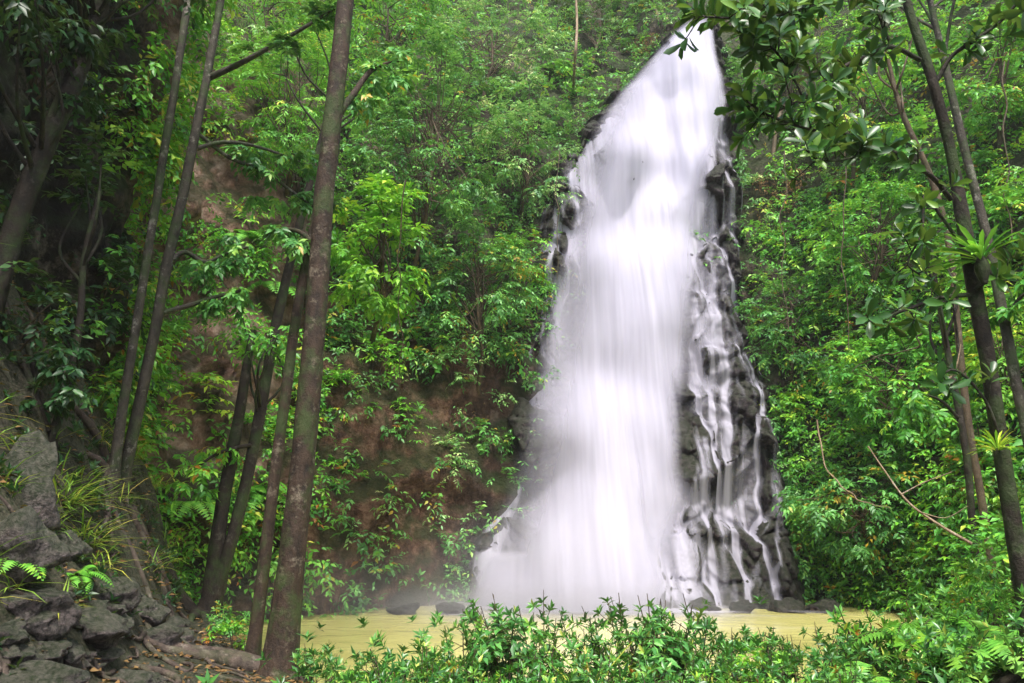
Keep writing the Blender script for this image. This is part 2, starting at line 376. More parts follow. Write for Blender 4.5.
# ------------------------------------------------------------------ waterfall
def fall_mat():
    m, n, l, b, out = mat('falling_water')
    n.remove(b)
    d = n.new('ShaderNodeBsdfDiffuse'); d.inputs[0].default_value = (.55, .54, .635, 1)
    t = n.new('ShaderNodeBsdfTranslucent'); t.inputs[0].default_value = (.55, .54, .635, 1)
    x = n.new('ShaderNodeMixShader'); x.inputs[0].default_value = .35; l.new(d.outputs[0], x.inputs[1]); l.new(t.outputs[0], x.inputs[2])
    tr = n.new('ShaderNodeBsdfTransparent'); y = n.new('ShaderNodeMixShader')
    l.new(math_(n, l, 'MULTIPLY', attr(n, 'var'), 1.0, True), y.inputs[0]); l.new(tr.outputs[0], y.inputs[1]); l.new(x.outputs[0], y.inputs[2]); l.new(y.outputs[0], out.inputs[0])
    return m
M_FALL = fall_mat()
FYs = FY.copy()
def samp(A, x, z):
    i = np.clip((x - fx[0]) / (fx[1] - fx[0]), 0, len(fx) - 1.001); j = np.clip((z - fz[0]) / (fz[1] - fz[0]), 0, len(fz) - 1.001)
    a, b = i.astype(int), j.astype(int); u, v = i - a, j - b
    return (A[a, b] * (1 - u) + A[a + 1, b] * u) * (1 - v) + (A[a, b + 1] * (1 - u) + A[a + 1, b + 1] * u) * v
def blur(A, k):
    for ax in (0, 1):
        c = np.cumsum(np.concatenate([np.repeat(A.take([0], ax), k + 1, ax), A, np.repeat(A.take([-1], ax), k, ax)], ax), ax)
        n_ = A.shape[ax]; A = (c.take(range(2 * k + 1, 2 * k + 1 + n_), ax) - c.take(range(0, n_), ax)) / (2 * k + 1)
    return A
FB = blur(blur(FY, 13), 11)
def sheet(xl, xr, z1, z0, off, nu, nv, relax, densf, A=FB, seed=0):
    """a falling sheet of water between two edge curves; it leaves a ledge and falls free until rock meets it"""
    z = np.linspace(z1, z0, nv); u = np.linspace(0, 1, nu)
    U, Zz = np.meshgrid(u, z, indexing='ij')
    a, b = xl(z)[None], xr(z)[None]; Xs = a + (b - a) * U
    Xs = Xs + .06 * fbm(np.stack([U * 6, Zz * .35, U * 0 + seed], -1), 2)
    y = samp(A, Xs, Zz) - off
    dz = (z1 - z0) / (nv - 1)
    for k in range(1, nv): y[:, k] = np.minimum(y[:, k], y[:, k - 1] + relax * dz)
    y[:, 0] = y[:, 1]
    y = y + .05 * fbm(np.stack([Xs * 5, Zz * .3, U * 0 + 3.7 + seed], -1), 2)
    return Geo().add(np.stack([Xs, y, Zz], -1).reshape(-1, 3), [grid_faces(nu, nv)], np.clip(densf(U, Zz, Xs), 0, 1).ravel())
wf = thing('waterfall', (2.2, 19.6, 0), 'tall white silky waterfall pouring down dark wet rock into the yellow pool', 'waterfall')
def streak(X_, Z_, fx_, fz_, seed): return fbm(np.stack([X_ * fx_ + .4 * fbm(np.stack([X_, Z_ * .4, 0 * X_ + seed], -1), 2), Z_ * fz_, 0 * X_ + seed], -1), 4, .6)
def edgef(U, w): return sstep(0, w, U) * sstep(1, 1 - w, U)
zt = ZTOP
def veil_d(k):
    def f(U, Zz, Xs):
        s = streak(Xs, Zz, 1.5, .12, 2.1 + k); s2 = streak(Xs, Zz, 6, .10, 7.1 + k)
        low = sstep(9, 3, Zz)
        core = np.exp(-((U - (.62 - .02 * low)) / (.36 - .04 * low)) ** 2)
        gap = sstep(.80, .92, U) * sstep(2.6, 3.4, Zz) * sstep(6.4, 5.0, Zz)
        d = (.08 + .72 * core) * (1 + .9 * s + .30 * s2) - .35 * gap - .04 * low * sstep(.5, .1, U) + .26 * sstep(7.5, 10.5, Zz) * sstep(.0, .35, U)
        d = np.where(Zz < 1.2, np.maximum(d, .5 * (1 - Zz / 1.2) + .35), d)
        return d * sstep(0, .12, U) * sstep(1, .86, U) * sstep(zt + .1, zt - .5, Zz)
    return f
for k in range(3):
    o_ = (.38, .55, .75)[k]; w_ = (.0, .12, .3)[k]
    g = sheet(lambda z: itp(vl, z) + w_ * .5 - .10, lambda z: itp(vr, z) - w_ * .6 + .12, zt, -.05, o_, 150, 170, .05 + .02 * k, veil_d(k), seed=k)
    obj('main_veil', g, M_FALL, wf)
# side curtains: (outline rows as pixels, density)
def curtain(Lpx, Rpx, rws, dens, off=.06, seed=0, relax=.12, fr=5, name='side_curtain', A=None):
    a = np.array([onface(x_, r_) for x_, r_ in zip(Lpx, rws)]); b = np.array([onface(x_, r_) for x_, r_ in zip(Rpx, rws)])
    def df(U, Zz, Xs):
        v = (Zz - Zz.min()) / (Zz.max() - Zz.min())
        return dens * (1.0 + .8 * streak(Xs, Zz, fr, .25, seed) + .5 * streak(Xs, Zz, fr * 3, .3, seed + 3)) * edgef(U, .3) * sstep(0, .1, v) * sstep(1, .93, v)
    mz = np.minimum(a[0, 2], b[0, 2]); lo = np.maximum(a[-1, 2], b[-1, 2])
    g = sheet(lambda z: np.interp(z, a[::-1, 2], a[::-1, 0]), lambda z: np.interp(z, b[::-1, 2], b[::-1, 0]), mz, lo, off, 60, 110, relax, df, FB if A is None else A, seed)
    return obj(name, g, M_FALL, wf)
curtain([720, 700, 690, 672, 655], [732, 722, 716, 706, 696], [88, 120, 160, 220, 300], .75, .25, 31)
curtain([610, 585, 578, 570], [650, 622, 605, 600], [95, 120, 160, 215], .55, .12, 33)
curtain([566, 556, 548, 540], [602, 596, 588, 580], [150, 180, 215, 262], .6, .10, 35)
curtain([536, 533, 530, 528, 522], [584, 580, 572, 566, 556], [228, 260, 300, 350, 420], .42, .08, 36)
curtain([505, 485, 470, 463], [530, 520, 505, 492], [482, 515, 555, 600], .75, .30, 37, .08)
curtain([640, 625, 612, 605], [700, 715, 718, 722], [525, 550, 575, 604], .75, .10, 38, .3, 6, A=blur(FY, 3))
curtain([655, 640, 635], [700, 708, 712], [470, 500, 540], .35, .10, 39, .2, 4)
curtain([690, 688, 686, 682], [722, 724, 722, 720], [170, 240, 320, 420], .30, .08, 40, .1, 7)
# thin streams that run over the bare rock: particles follow the rock downhill, their tracks thicken a film of water
dYx = blur(np.gradient(FY, fx, axis=0), 2); dYz = blur(np.gradient(FY, fz, axis=1), 2)
hx = np.linspace(-1.6, 8.4, 430); hz = np.linspace(-.02, ZTOP - .4, 720)
def film(src, per, life, seed, gain, name):
    r = np.random.default_rng(seed); RHO = np.zeros((len(hx), len(hz)))
    x = np.repeat([c[0] for c in src], per); z = np.repeat([c[1] for c in src], per); w = np.repeat([c[2] for c in src], per); sp_ = np.repeat([c[3] for c in src], per)
    L = np.repeat([c[4] for c in src], per) * r.uniform(.6, 1.1, len(x)) * life
    x = x + r.normal(0, 1, len(x)) * sp_; z = z + r.normal(0, .05, len(x)); y = np.full(len(x), 1e9); vx = 0 * x; z0 = z.copy(); dz = .03
    for k in range(600):
        al = (z > 0) & (z0 - z < L)
        if not al.any(): break
        g1, g2, rk = samp(dYx, x, z), samp(dYz, x, z), samp(FY, x, z) - .03; g1 = np.clip(g1, -1.5, 1.5); g2 = np.clip(g2, 0, 1.5)
        free = y < rk - .10
        sl_ = np.where(free, 0, np.clip(g1 * (.07 + .34 * np.maximum(g2, 0)), -.6, .6))
        vx = .75 * vx + .25 * sl_; x = x + vx * dz * 1.6 + r.normal(0, .008, len(x)); z = z - dz; y = np.minimum(rk, y + .3 * dz)
        i = np.round((x - hx[0]) / (hx[1] - hx[0])).astype(int); j = np.round((z - hz[0]) / (hz[1] - hz[0])).astype(int)
        ok = al & (i >= 0) & (i < len(hx)) & (j >= 0) & (j < len(hz)); fade = np.clip((L - (z0 - z)) / (.3 * L), 0, 1) * np.clip((z0 - z) / .15, 0, 1)
        np.add.at(RHO, (i[ok], j[ok]), (w * fade)[ok])
    RHO = RHO * .45 + blur(RHO, 1) * .65 + blur(blur(RHO, 2), 2) * .16
    HX, HZ = np.meshgrid(hx, hz, indexing='ij'); Yh = samp(FY, HX, HZ) - .03
    for k in range(len(hz) - 2, -1, -1): Yh[:, k] = np.minimum(Yh[:, k], Yh[:, k + 1] + .45 * (hz[1] - hz[0]))
    Yh = np.minimum(Yh, blur(Yh, 3) + .02) * .35 + blur(Yh, 3) * .65 - .02
    A = np.clip((1 - np.exp(-gain * RHO) - .20) / .75, 0, 1) * (.8 + .45 * fbm(np.stack([HX * 11, HZ * .8, 0 * HX], -1), 3)); A = np.clip(A * .85, 0, .88)
    fc = grid_faces(len(hx), len(hz)); fc = fc[A.ravel()[fc].max(1) > .012]
    us, inv = np.unique(fc, return_inverse=True); V = np.stack([HX, Yh, HZ], -1).reshape(-1, 3)[us]
    return obj(name, Geo().add(V, [inv.reshape(-1, 4)], A.ravel()[us]), M_FALL, wf)
sr = np.random.default_rng(77); src = []
for i in range(480):
    row = sr.uniform(200, 590) if i < 430 else sr.uniform(90, 200); lo_, hi_ = np.interp(row, [90, 235, 350, 450, 600], [716, 690, 688, 690, 660]), np.interp(row, [90, 235, 350, 420, 500, 600], [732, 738, 754, 774, 784, 792])
    t = sr.random() ** 1.35; p = onface(lo_ + (hi_ - lo_) * t, row); src.append((p[0], p[2], sr.uniform(.15, 1.0) * (1.3 - .7 * t), sr.choice([.015, .04, .10, .25], p=[.45, .32, .15, .08]), sr.uniform(.3, 1.3)))
for px, py in ((702, 395), (724, 392), (747, 350), (765, 380), (772, 440), (790, 470), (775, 480), (760, 560), (700, 262), (720, 245), (740, 470), (735, 505), (718, 560), (745, 545)):
    p = onface(px, py); src.append((p[0], p[2], 1.6, .05, 1.2))
film(src, 60, 5.0, 5, .032, 'rock_cascade')
src = []
for i in range(60):
    row = sr.uniform(135, 340); hi_ = np.interp(row, [145, 220, 330], [600, 582, 556]); lo_ = np.interp(row, [145, 190, 240, 330], [560, 551, 541, 530])
    p = onface(sr.uniform(lo_, hi_), row); src.append((p[0], p[2], sr.uniform(.3, 1.2), sr.choice([.03, .08, .2]), sr.uniform(.4, 1)))
for px, py in ((505, 490), (492, 512), (480, 540), (515, 470)):
    p = onface(px, py); src.append((p[0], p[2], 1.0, .12, 1.2))
film(src, 60, 3.5, 6, .060, 'rock_cascade')

# churned white water where the fall meets the pool
ux, uy = np.linspace(-2.4, 7.4, 120), np.linspace(15.4, 20.6, 70); UX, UYY = np.meshgrid(ux, uy, indexing='ij')
lip = face0(ux, 0 * ux)[:, None] - .5; dd = lip - UYY
A_f = (.95 * np.exp(-np.maximum(dd, 0) / .75) * sstep(-2.2, -.6, UX) * sstep(5.6, 4.0, UX)) * (.75 + .7 * fbm(np.stack([UX * 1.6, UYY * 3.0, 0 * UX], -1), 4, .65)) + .25 * sstep(.05, .4, fbm(np.stack([UX * .9, UYY * 3.5, 0 * UX + 4], -1), 4)) * np.exp(-np.maximum(dd, 0) / 2.2) * sstep(-2.4, -1, UX) * sstep(7.4, 6, UX)
Zf = .012 + .05 * np.exp(-np.maximum(dd, 0) / .4) * (.5 + vn(np.stack([UX * 2.5, UYY * 2.5, 0 * UX], -1)))
obj('foam', Geo().add(np.stack([UX, UYY, Zf], -1).reshape(-1, 3), [grid_faces(120, 70)], np.clip(A_f, 0, .95).ravel()), M_FALL, wf)

# ------------------------------------------------------------------ leaf and twig generators
ROWS = {1: [(.42, .5)], 2: [(.28, .42), (.66, .46)], 3: [(.2, .22), (.5, .42), (.8, .46)]}
def leaves(O, D, N, L, W, var, rows=1, curl=.12, fold=.22):
    n = len(O); D = norm(D); S = norm(np.cross(D, N)); N = np.cross(S, D)
    L = np.broadcast_to(L, (n,))[:, None]; W = np.broadcast_to(W, (n,))[:, None]
    rw = ROWS[rows]; vs = [O]
    for t, w in rw:
        c = O + D * L * t - N * L * curl * t * t
        e = N * W * fold * (w * 2)
        vs += [c + S * W * w + e, c, c - S * W * w + e]
    vs.append(O + D * L - N * L * curl)
    k = len(vs); V = np.stack(vs, 1).reshape(-1, 3); b = (np.arange(n) * k)[:, None]
    tri = [[0, 2, 1], [0, 3, 2], [k - 4, k - 3, k - 1], [k - 3, k - 2, k - 1]]; quad = []
    for r in range(len(rw) - 1):
        a = 1 + 3 * r; quad += [[a, a + 1, a + 4, a + 3], [a + 1, a + 2, a + 5, a + 4]]
    g = Geo(); fs = [(b[:, :, None] + np.array(tri)[None]).reshape(-1, 3)]
    if quad: fs.append((b[:, :, None] + np.array(quad)[None]).reshape(-1, 4))
    g.add(V, fs, np.repeat(np.broadcast_to(var, (n,)), k)); return g
def runit(n, r): v = r.normal(size=(n, 3)); return norm(v)
UP = np.array([0, 0, 1.0])
def sprays(P0, T, Ln, r, k=8, leaf=.14, wid=.42, droop=.25, ang=.95, rows=1, vbase=.5, vspread=.3, twig=None, jit=.25, tw=.006):
    """twigs that carry leaves in two rows; returns leaf geometry and (optionally) adds thin twigs to the Geo given"""
    n = len(P0); T = norm(T); Ln = np.broadcast_to(Ln, (n,))
    t = (np.arange(k) + .6) / k * .88 + .14
    pos = P0[:, None] + T[:, None] * (Ln[:, None] * t)[..., None] - UP * (droop * Ln[:, None] * t ** 2)[..., None]
    tan = norm(T[:, None] - UP * (2 * droop * t)[None, :, None])
    side = norm(np.cross(tan, UP) + 1e-6); sgn = np.where(np.arange(k) % 2 == 0, 1, -1)[None, :, None]
    a = np.where(np.arange(k) >= k - 1, .15, ang)[None, :, None] + r.normal(0, .2, (n, k, 1))
    D = tan * np.cos(a) + side * np.sin(a) * sgn + r.normal(0, jit, (n, k, 3)) - UP * .22
    N = norm(np.cross(side, tan) * 1.0 + r.normal(0, .35, (n, k, 3))); N = np.where(N[..., 2:] < 0, -N, N)
    L = leaf * r.uniform(.65, 1.25, (n, k)) * (1 - .25 * np.abs(t - .5))
    v = np.clip(np.repeat(vbase + r.normal(0, vspread * .6, (n, 1)), k, 1) + r.normal(0, vspread * .5, (n, k)), 0, 1)
    if twig is not None:
        for i in range(n):
            tt = np.array([0, .5, 1.0]); p = P0[i] + T[i] * (Ln[i] * tt)[:, None] - UP * (droop * Ln[i] * tt ** 2)[:, None]
            twig.merge(tube(p, [tw * 1.4, tw, tw * .5], 3, cap=False))
    return leaves(pos.reshape(-1, 3), D.reshape(-1, 3), N.reshape(-1, 3), L.ravel(), L.ravel() * wid, v.ravel(), rows)
def rosettes(P0, T, r, k=8, leaf=.16, wid=.36, opening=1.0, rows=2, vbase=.5, vspread=.3, curl=.15):
    n = len(P0); T = norm(T); A = norm(np.cross(T, UP + r.normal(0, .2, (n, 3)))); B = np.cross(T, A)
    th = (np.arange(k) / k * 2 * np.pi * 1.618)[None] + r.uniform(0, 6.3, (n, 1)); op = opening * (1 - .55 * np.arange(k) / k)[None] + r.normal(0, .12, (n, k))
    D = (A[:, None] * np.cos(th)[..., None] + B[:, None] * np.sin(th)[..., None]) * np.sin(op)[..., None] + T[:, None] * np.cos(op)[..., None] + r.normal(0, .1, (n, k, 3))
    N = np.repeat(T[:, None], k, 1) + r.normal(0, .15, (n, k, 3))
    O = P0[:, None] - T[:, None] * (leaf * .5 * (1 - np.arange(k) / k))[None, :, None] + 0 * D
    L = leaf * r.uniform(.7, 1.2, (n, k)); v = np.clip(vbase + r.normal(0, vspread * .5, (n, 1)) + r.normal(0, vspread * .5, (n, k)), 0, 1)
    return leaves(O.reshape(-1, 3), D.reshape(-1, 3), N.reshape(-1, 3), L.ravel(), L.ravel() * wid, v.ravel(), rows, curl)
def clusters(C, rad, r, m=12, centre=None, hor=.6, tl=.75, **kw):
    """leafy clusters: m twigs leave each centre C outward"""
    C = np.asarray(C); n = len(C); rad = np.broadcast_to(rad, (n,))
    d = runit(n * m, r).reshape(n, m, 3); d[..., 2] = d[..., 2] * (1 - hor) + .12
    if centre is not None: d = d + .55 * norm(C - centre)[:, None]
    d = norm(d); st = C[:, None] + d * (rad[:, None] * r.uniform(.0, .45, (n, m)))[..., None]
    cv = np.clip(.5 + r.normal(0, .16, (n, 1)), .1, .9); vb = kw.pop('vbase', .45)
    vv = np.repeat(cv, m, 1).ravel() - .5 + vb
    Ln = (rad[:, None] * tl * r.uniform(.6, 1.2, (n, m))).ravel()
    kw['vbase'] = vv[:, None]
    return sprays(st.reshape(-1, 3), d.reshape(-1, 3), Ln, r, **kw)
def blob(n, c, ax, r, shell=.45):
    u = runit(n, r) * (shell + (1 - shell) * r.random((n, 1)) ** .6)
    return np.asarray(c) + u * np.asarray(ax)

# ------------------------------------------------------------------ haze and mist
def box_geo(a, b):
    x0, y0, z0 = a; x1, y1, z1 = b
    v = [(x0, y0, z0), (x1, y0, z0), (x1, y1, z0), (x0, y1, z0), (x0, y0, z1), (x1, y0, z1), (x1, y1, z1), (x0, y1, z1)]
    return Geo().add(v, [[(0, 3, 2, 1), (4, 5, 6, 7), (0, 1, 5, 4), (1, 2, 6, 5), (2, 3, 7, 6), (3, 0, 4, 7)]])
HAZE = 0.0008
if HAZE:
    m, n, l, b, out = mat('haze'); n.remove(b)
    pv = n.new('ShaderNodeVolumePrincipled'); pv.inputs['Color'].default_value = (.9, .95, .92, 1); pv.inputs['Density'].default_value = HAZE; pv.inputs['Anisotropy'].default_value = .2
    l.new(pv.outputs[0], out.inputs['Volume'])
    kind(obj('haze', box_geo((-90, -90, -3), (90, 100, 45)), m, smooth=False), 'stuff')

def mist(name, c, ax, dens, col):
    m, n, l, b, out = mat('spray_mist'); n.remove(b)
    pv = n.new('ShaderNodeVolumePrincipled'); pv.inputs['Color'].default_value = (*col, 1); pv.inputs['Anisotropy'].default_value = .1
    tc = n.new('ShaderNodeTexCoord'); ln = n.new('ShaderNodeVectorMath'); ln.operation = 'LENGTH'; l.new(tc.outputs['Object'], ln.inputs[0])
    f = math_(n, l, 'SUBTRACT', 1.0, ln.outputs['Value'], True); f = math_(n, l, 'POWER', f, 1.5)
    l.new(math_(n, l, 'MULTIPLY', f, dens), pv.inputs['Density']); l.new(pv.outputs[0], out.inputs['Volume'])
    bm = bmesh.new(); bmesh.ops.create_icosphere(bm, subdivisions=3, radius=1); me = bpy.data.meshes.new(name); bm.to_mesh(me); bm.free(); me.materials.append(m)
    o = bpy.data.objects.new(name, me); COL.objects.link(o); o.location = c; o.scale = ax; return kind(o, 'stuff')
mist('mist', (1.0, 18.2, .8), (4.2, 2.2, 2.0), .22, (.97, .97, .98))
mist('mist', (1.0, 18.2, .05), (5.5, 2.2, .8), .8, (.97, .97, .97))
mist('mist', (-3.2, 16.0, .6), (4.6, 3.0, 1.1), .075, (.95, .93, .9))

# ------------------------------------------------------------------ tall trees with trunks traced through real depth
def px_path(pts):
    """[(px, py, Y, diameter in px)] -> world points and radii"""
    p = np.array([P(a, b, Y) for a, b, Y, w in pts]); r_ = np.array([w * .5 * depth(q_) / F for q_, (a, b, Y, w) in zip(p, pts)])
    return p, r_
def trunk_tree(name, label, pts, bark, branches=(), crown=None, lmat=None, flare=1.5, roots=0, sides=14, seed=1, leaf=.13, twigs=10, k=8, group=None, rough=.07, forks=(), crad=.6, vbase=.45, twig_hook=None):
    r = np.random.default_rng(seed); p, rad = px_path(pts)
    z0 = gz(p[0, 0], p[0, 1])
    if abs(z0 - p[0, 2]) < 1.5: p[0, 2] = z0 - .12
    rad = rad.copy(); pp = catmull(np.column_stack([p, rad]), 8); d = np.linalg.norm(pp[:, :3] - pp[0, :3], axis=1)
    pp[:, 3] *= 1 + (flare - .75) * np.exp(-d / .20)
    t = thing(name, pp[0, :3], label, 'tree', group)
    obj('trunk', tube(pp[:, :3], pp[:, 3], sides, rough), bark, t)
    for fk in forks:
        a, b_ = px_path(fk); obj('trunk', tube(a, b_, 12, rough, sub=7), bark, t)
    tips = []; n_main = 0 if crown is None else len(crown)
    for br in branches:
        a, b_ = px_path(br); g_ = tube(a, b_, 7, .05, sub=5); (twig_hook(a, g_) if twig_hook else 0); obj('branch', g_, bark, t); tips.append(a)
    for i in range(roots):
        an = r.uniform(0, 6.28); c = [pp[0, :3] + UP * .16]; h = an; ln = r.uniform(.7, 1.9); q_ = c[0].copy()
        for s_ in range(7):
            h += r.normal(0, .35); q_ = q_ + np.array([math.cos(h), math.sin(h), 0]) * ln / 7; c.append(np.array([q_[0], q_[1], gz(q_[0], q_[1]) + (.03 if s_ < 5 else -.04)]))
        obj('root', tube(c, np.linspace(pp[0, 3] * .38, .018, 8), 7, .1, sub=3), B_ROOT if bark is not B_DARK else bark, t)
    if crown is not None and len(crown) and tips:
        crown = np.vstack([crown] + [catmull(a_, 3)[len(a_):] + r.normal(0, .12, (len(catmull(a_, 3)) - len(a_), 3)) for a_ in tips])
        crad = np.concatenate([np.full(n_main, crad), np.full(len(crown) - n_main, .24)])
    if crown is not None and len(crown):
        g = clusters(crown, crad, r, twigs, np.mean(crown, 0), k=k, leaf=leaf, vbase=vbase)
        lim = Geo()
        for c in crown[:n_main]:
            j = np.argmin(np.linalg.norm(pp[:, :3] - (c - UP * 1.2), axis=1)); s_ = pp[j, :3]
            mid = (s_ + c) / 2 + r.normal(0, .15, 3) - UP * .1
            lim.merge(tube([s_, mid, c], [max(.02, pp[j, 3] * .3), .018, .008], 5, sub=4))
        obj('crown_limbs', lim, bark, t); obj('crown', g, lmat or M_MID, t)
    return t, tips, pp
def above(px, py, Y, n, ax, r): return blob(n, P(px, py, Y), ax, r)
r0 = np.random.default_rng(3)
trunk_tree('tall_tree', 'thickest reddish brown trunk, lichen spotted, rising from the bank edge past the frame top', [(277, 676, 8.7, 35.3), (285, 620, 8.72, 30.0), (294, 540, 8.75, 25.6), (305, 440, 8.8, 23.0), (315, 320, 8.85, 22.1), (324, 200, 8.9, 19.6), (335, 100, 8.95, 18.0), (346, 0, 9.0, 16.3), (358, -120, 9.1, 16.3), (366, -240, 9.2, 9.8)], B_RED,
    [[(334, 120, 8.95, 9), (352, 96, 9.1, 7), (372, 70, 9.3, 5), (400, 60, 9.5, 3)], [(318, 250, 8.9, 7), (300, 232, 9.1, 5), (272, 228, 9.3, 3)]],
    above(360, -190, 9.2, 16, (2.2, 1.8, 1.2), r0), M_MID, 1.35, 7, 18, 1)
trunk_tree('slim_tree', 'slim brown trunk close beside the thickest trunk, leaning right', [(250, 672, 9.1, 14.4), (261, 590, 9.15, 12.8), (273, 490, 9.2, 11.9), (285, 400, 9.25, 11.0), (299, 300, 9.3, 10.2), (318, 210, 9.35, 11.0), (330, 120, 9.4, 9.3), (343, 20, 9.5, 7.6), (352, -80, 9.6, 5.1)], B_RED, (), above(350, -90, 9.6, 7, (1.1, 1.0, .8), r0), M_MID, 1.4, 4, 12, 2)
trunk_tree('forked_tree', 'dark tree forking low into two leaning stems at the end of the path', [(203, 640, 11.6, 26.0), (212, 600, 11.6, 20.2), (226, 560, 11.6, 13.0), (242, 500, 11.65, 12.2), (255, 440, 11.7, 11.6), (266, 380, 11.75, 10.9), (277, 320, 11.8, 10.1), (292, 255, 11.9, 8.7), (308, 190, 12, 7.2), (325, 125, 12.1, 5.8), (340, 60, 12.2, 3.6)], B_DARK,
    [[(255, 445, 11.7, 5), (240, 447, 11.5, 4), (215, 455, 11.3, 3), (185, 476, 11.1, 2)]], np.vstack([above(335, 60, 12.2, 8, (1.0, .9, .9), r0), above(256, 335, 11.6, 5, (.55, .5, .5), r0)]), M_LUSH, 1.5, 6, 12, 3,
    forks=[[(209, 612, 11.6, 20), (214, 570, 11.6, 17), (222, 510, 11.6, 14), (231, 460, 11.6, 13), (240, 410, 11.6, 11), (247, 365, 11.6, 9), (253, 330, 11.6, 7)]])
trunk_tree('mossy_tree', 'grey mossy trunk with a long bare branch crossing right, left of the sunlit rock', [(106, 552, 9.9, 15.5), (120, 490, 9.95, 12.6), (138, 410, 10, 11.2), (155, 330, 10.05, 10.5), (168, 260, 10.1, 10.5), (184, 190, 10.15, 9.8), (198, 120, 10.2, 9.1), (210, 60, 10.3, 7.7), (222, -10, 10.4, 7.0), (232, -110, 10.5, 5.0)], B_GREY,
    [[(208, 78, 10.3, 7), (235, 66, 10.2, 6), (265, 50, 10.1, 5), (300, 30, 10, 4), (336, 8, 9.9, 3)], [(168, 262, 10.1, 6), (185, 252, 10.2, 5), (205, 262, 10.3, 4), (225, 254, 10.4, 3), (250, 246, 10.5, 2)], [(160, 314, 10.1, 6), (190, 305, 10.2, 5), (215, 297, 10.3, 4), (243, 290, 10.4, 3)],
     [(192, 150, 10.2, 5), (225, 142, 10.4, 4), (262, 148, 10.7, 3), (300, 162, 11, 2)], [(196, 132, 10.2, 4), (230, 158, 10.5, 4), (262, 170, 10.8, 3), (290, 190, 11.1, 3), (318, 210, 11.4, 2)]],
    above(230, -110, 10.5, 9, (1.4, 1.2, .9), r0), M_MID, 1.4, 5, 14, 4)
trunk_tree('mossy_tree', 'thinner grey trunk just left of the mossy trunk, the two crossing near the ground', [(98, 548, 9.5, 13.5), (112, 480, 9.55, 10.8), (124, 400, 9.6, 9.5), (137, 320, 9.65, 8.8), (150, 240, 9.7, 8.1), (163, 160, 9.75, 8.1), (176, 80, 9.8, 7.4), (188, 0, 9.9, 6.8), (200, -90, 10, 4.7)], B_GREY, (), above(198, -90, 10, 7, (1.3, 1.1, .9), r0), M_MID, 1.4, 4, 12, 5)
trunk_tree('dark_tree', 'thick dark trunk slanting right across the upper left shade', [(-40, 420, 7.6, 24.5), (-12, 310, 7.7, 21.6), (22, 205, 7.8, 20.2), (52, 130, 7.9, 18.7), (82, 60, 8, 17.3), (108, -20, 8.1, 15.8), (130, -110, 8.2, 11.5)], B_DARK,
    [[(66, 100, 7.95, 7), (60, 60, 7.8, 5), (70, 10, 7.6, 4)]], np.vstack([above(20, -190, 6.8, 64, (2.5, 2.6, .8), r0), above(60, -150, 7.9, 12, (1.4, 1.2, .6), r0), above(20, 5, 7.0, 6, (.6, .5, .3), r0)]), M_DARK, 1.2, 0, 14, 6)  # largest crown mass, out of frame, is added to shade the left bank
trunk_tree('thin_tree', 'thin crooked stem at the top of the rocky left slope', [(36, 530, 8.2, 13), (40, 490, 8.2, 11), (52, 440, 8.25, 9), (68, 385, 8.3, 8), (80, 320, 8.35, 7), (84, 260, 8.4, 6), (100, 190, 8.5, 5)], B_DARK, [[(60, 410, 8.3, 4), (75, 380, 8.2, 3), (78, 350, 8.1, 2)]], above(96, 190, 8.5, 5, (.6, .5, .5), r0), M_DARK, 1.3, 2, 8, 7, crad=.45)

# ------------------------------------------------------------------ the right-hand foreground tree with long obovate leaves
brs = [[(920, 60, 6.0, 5), (892, 47, 5.85, 5), (868, 56, 5.75, 4.5), (838, 70, 5.65, 4), (803, 98, 5.55, 3), (775, 112, 5.5, 2)],
       [(951, 200, 6.1, 5), (931, 176, 6.0, 5), (892, 151, 5.85, 4), (847, 134, 5.7, 3.5), (812, 130, 5.6, 3), (770, 116, 5.5, 2.5), (748, 102, 5.45, 2)],
       [(892, 151, 5.85, 3), (875, 148, 5.7, 3), (847, 159, 5.6, 2.5), (819, 160, 5.5, 2), (806, 150, 5.45, 1.5)],
       [(892, 47, 5.85, 4), (880, 18, 5.8, 3), (874, -14, 5.75, 3)],
       [(937, 80, 6.05, 5), (952, 56, 6.0, 4), (972, 42, 5.9, 4), (1000, 22, 5.8, 3), (1024, -5, 5.7, 3)],
       [(905, -20, 5.9, 5), (860, -12, 5.7, 4), (822, 0, 5.6, 4), (787, 14, 5.5, 3), (734, 18, 5.4, 2.5), (700, 16, 5.35, 1.5)],
       [(803, 98, 5.55, 2.5), (790, 72, 5.5, 2), (770, 46, 5.45, 2), (745, 38, 5.4, 1.5)],
       [(968, 295, 6.2, 5), (940, 298, 6.0, 4), (905, 310, 5.9, 3.5), (870, 322, 5.8, 2.5)],
       [(958, 240, 6.2, 4), (940, 215, 6.05, 3), (925, 195, 5.95, 3), (922, 232, 5.85, 2.5), (908, 262, 5.8, 2), (920, 275, 5.8, 2)],
       [(975, 290, 6.2, 5), (1000, 270, 6.1, 4), (1030, 255, 6.0, 3)],
       [(1000, 440, 6.3, 4), (985, 400, 6.2, 3), (955, 370, 6.1, 2.5), (930, 385, 6.0, 2)]]
rr_ = np.random.default_rng(5); rp0, rpT = [], []
ntw = [22, 26, 12, 10, 10, 30, 22, 9, 10, 7, 6]
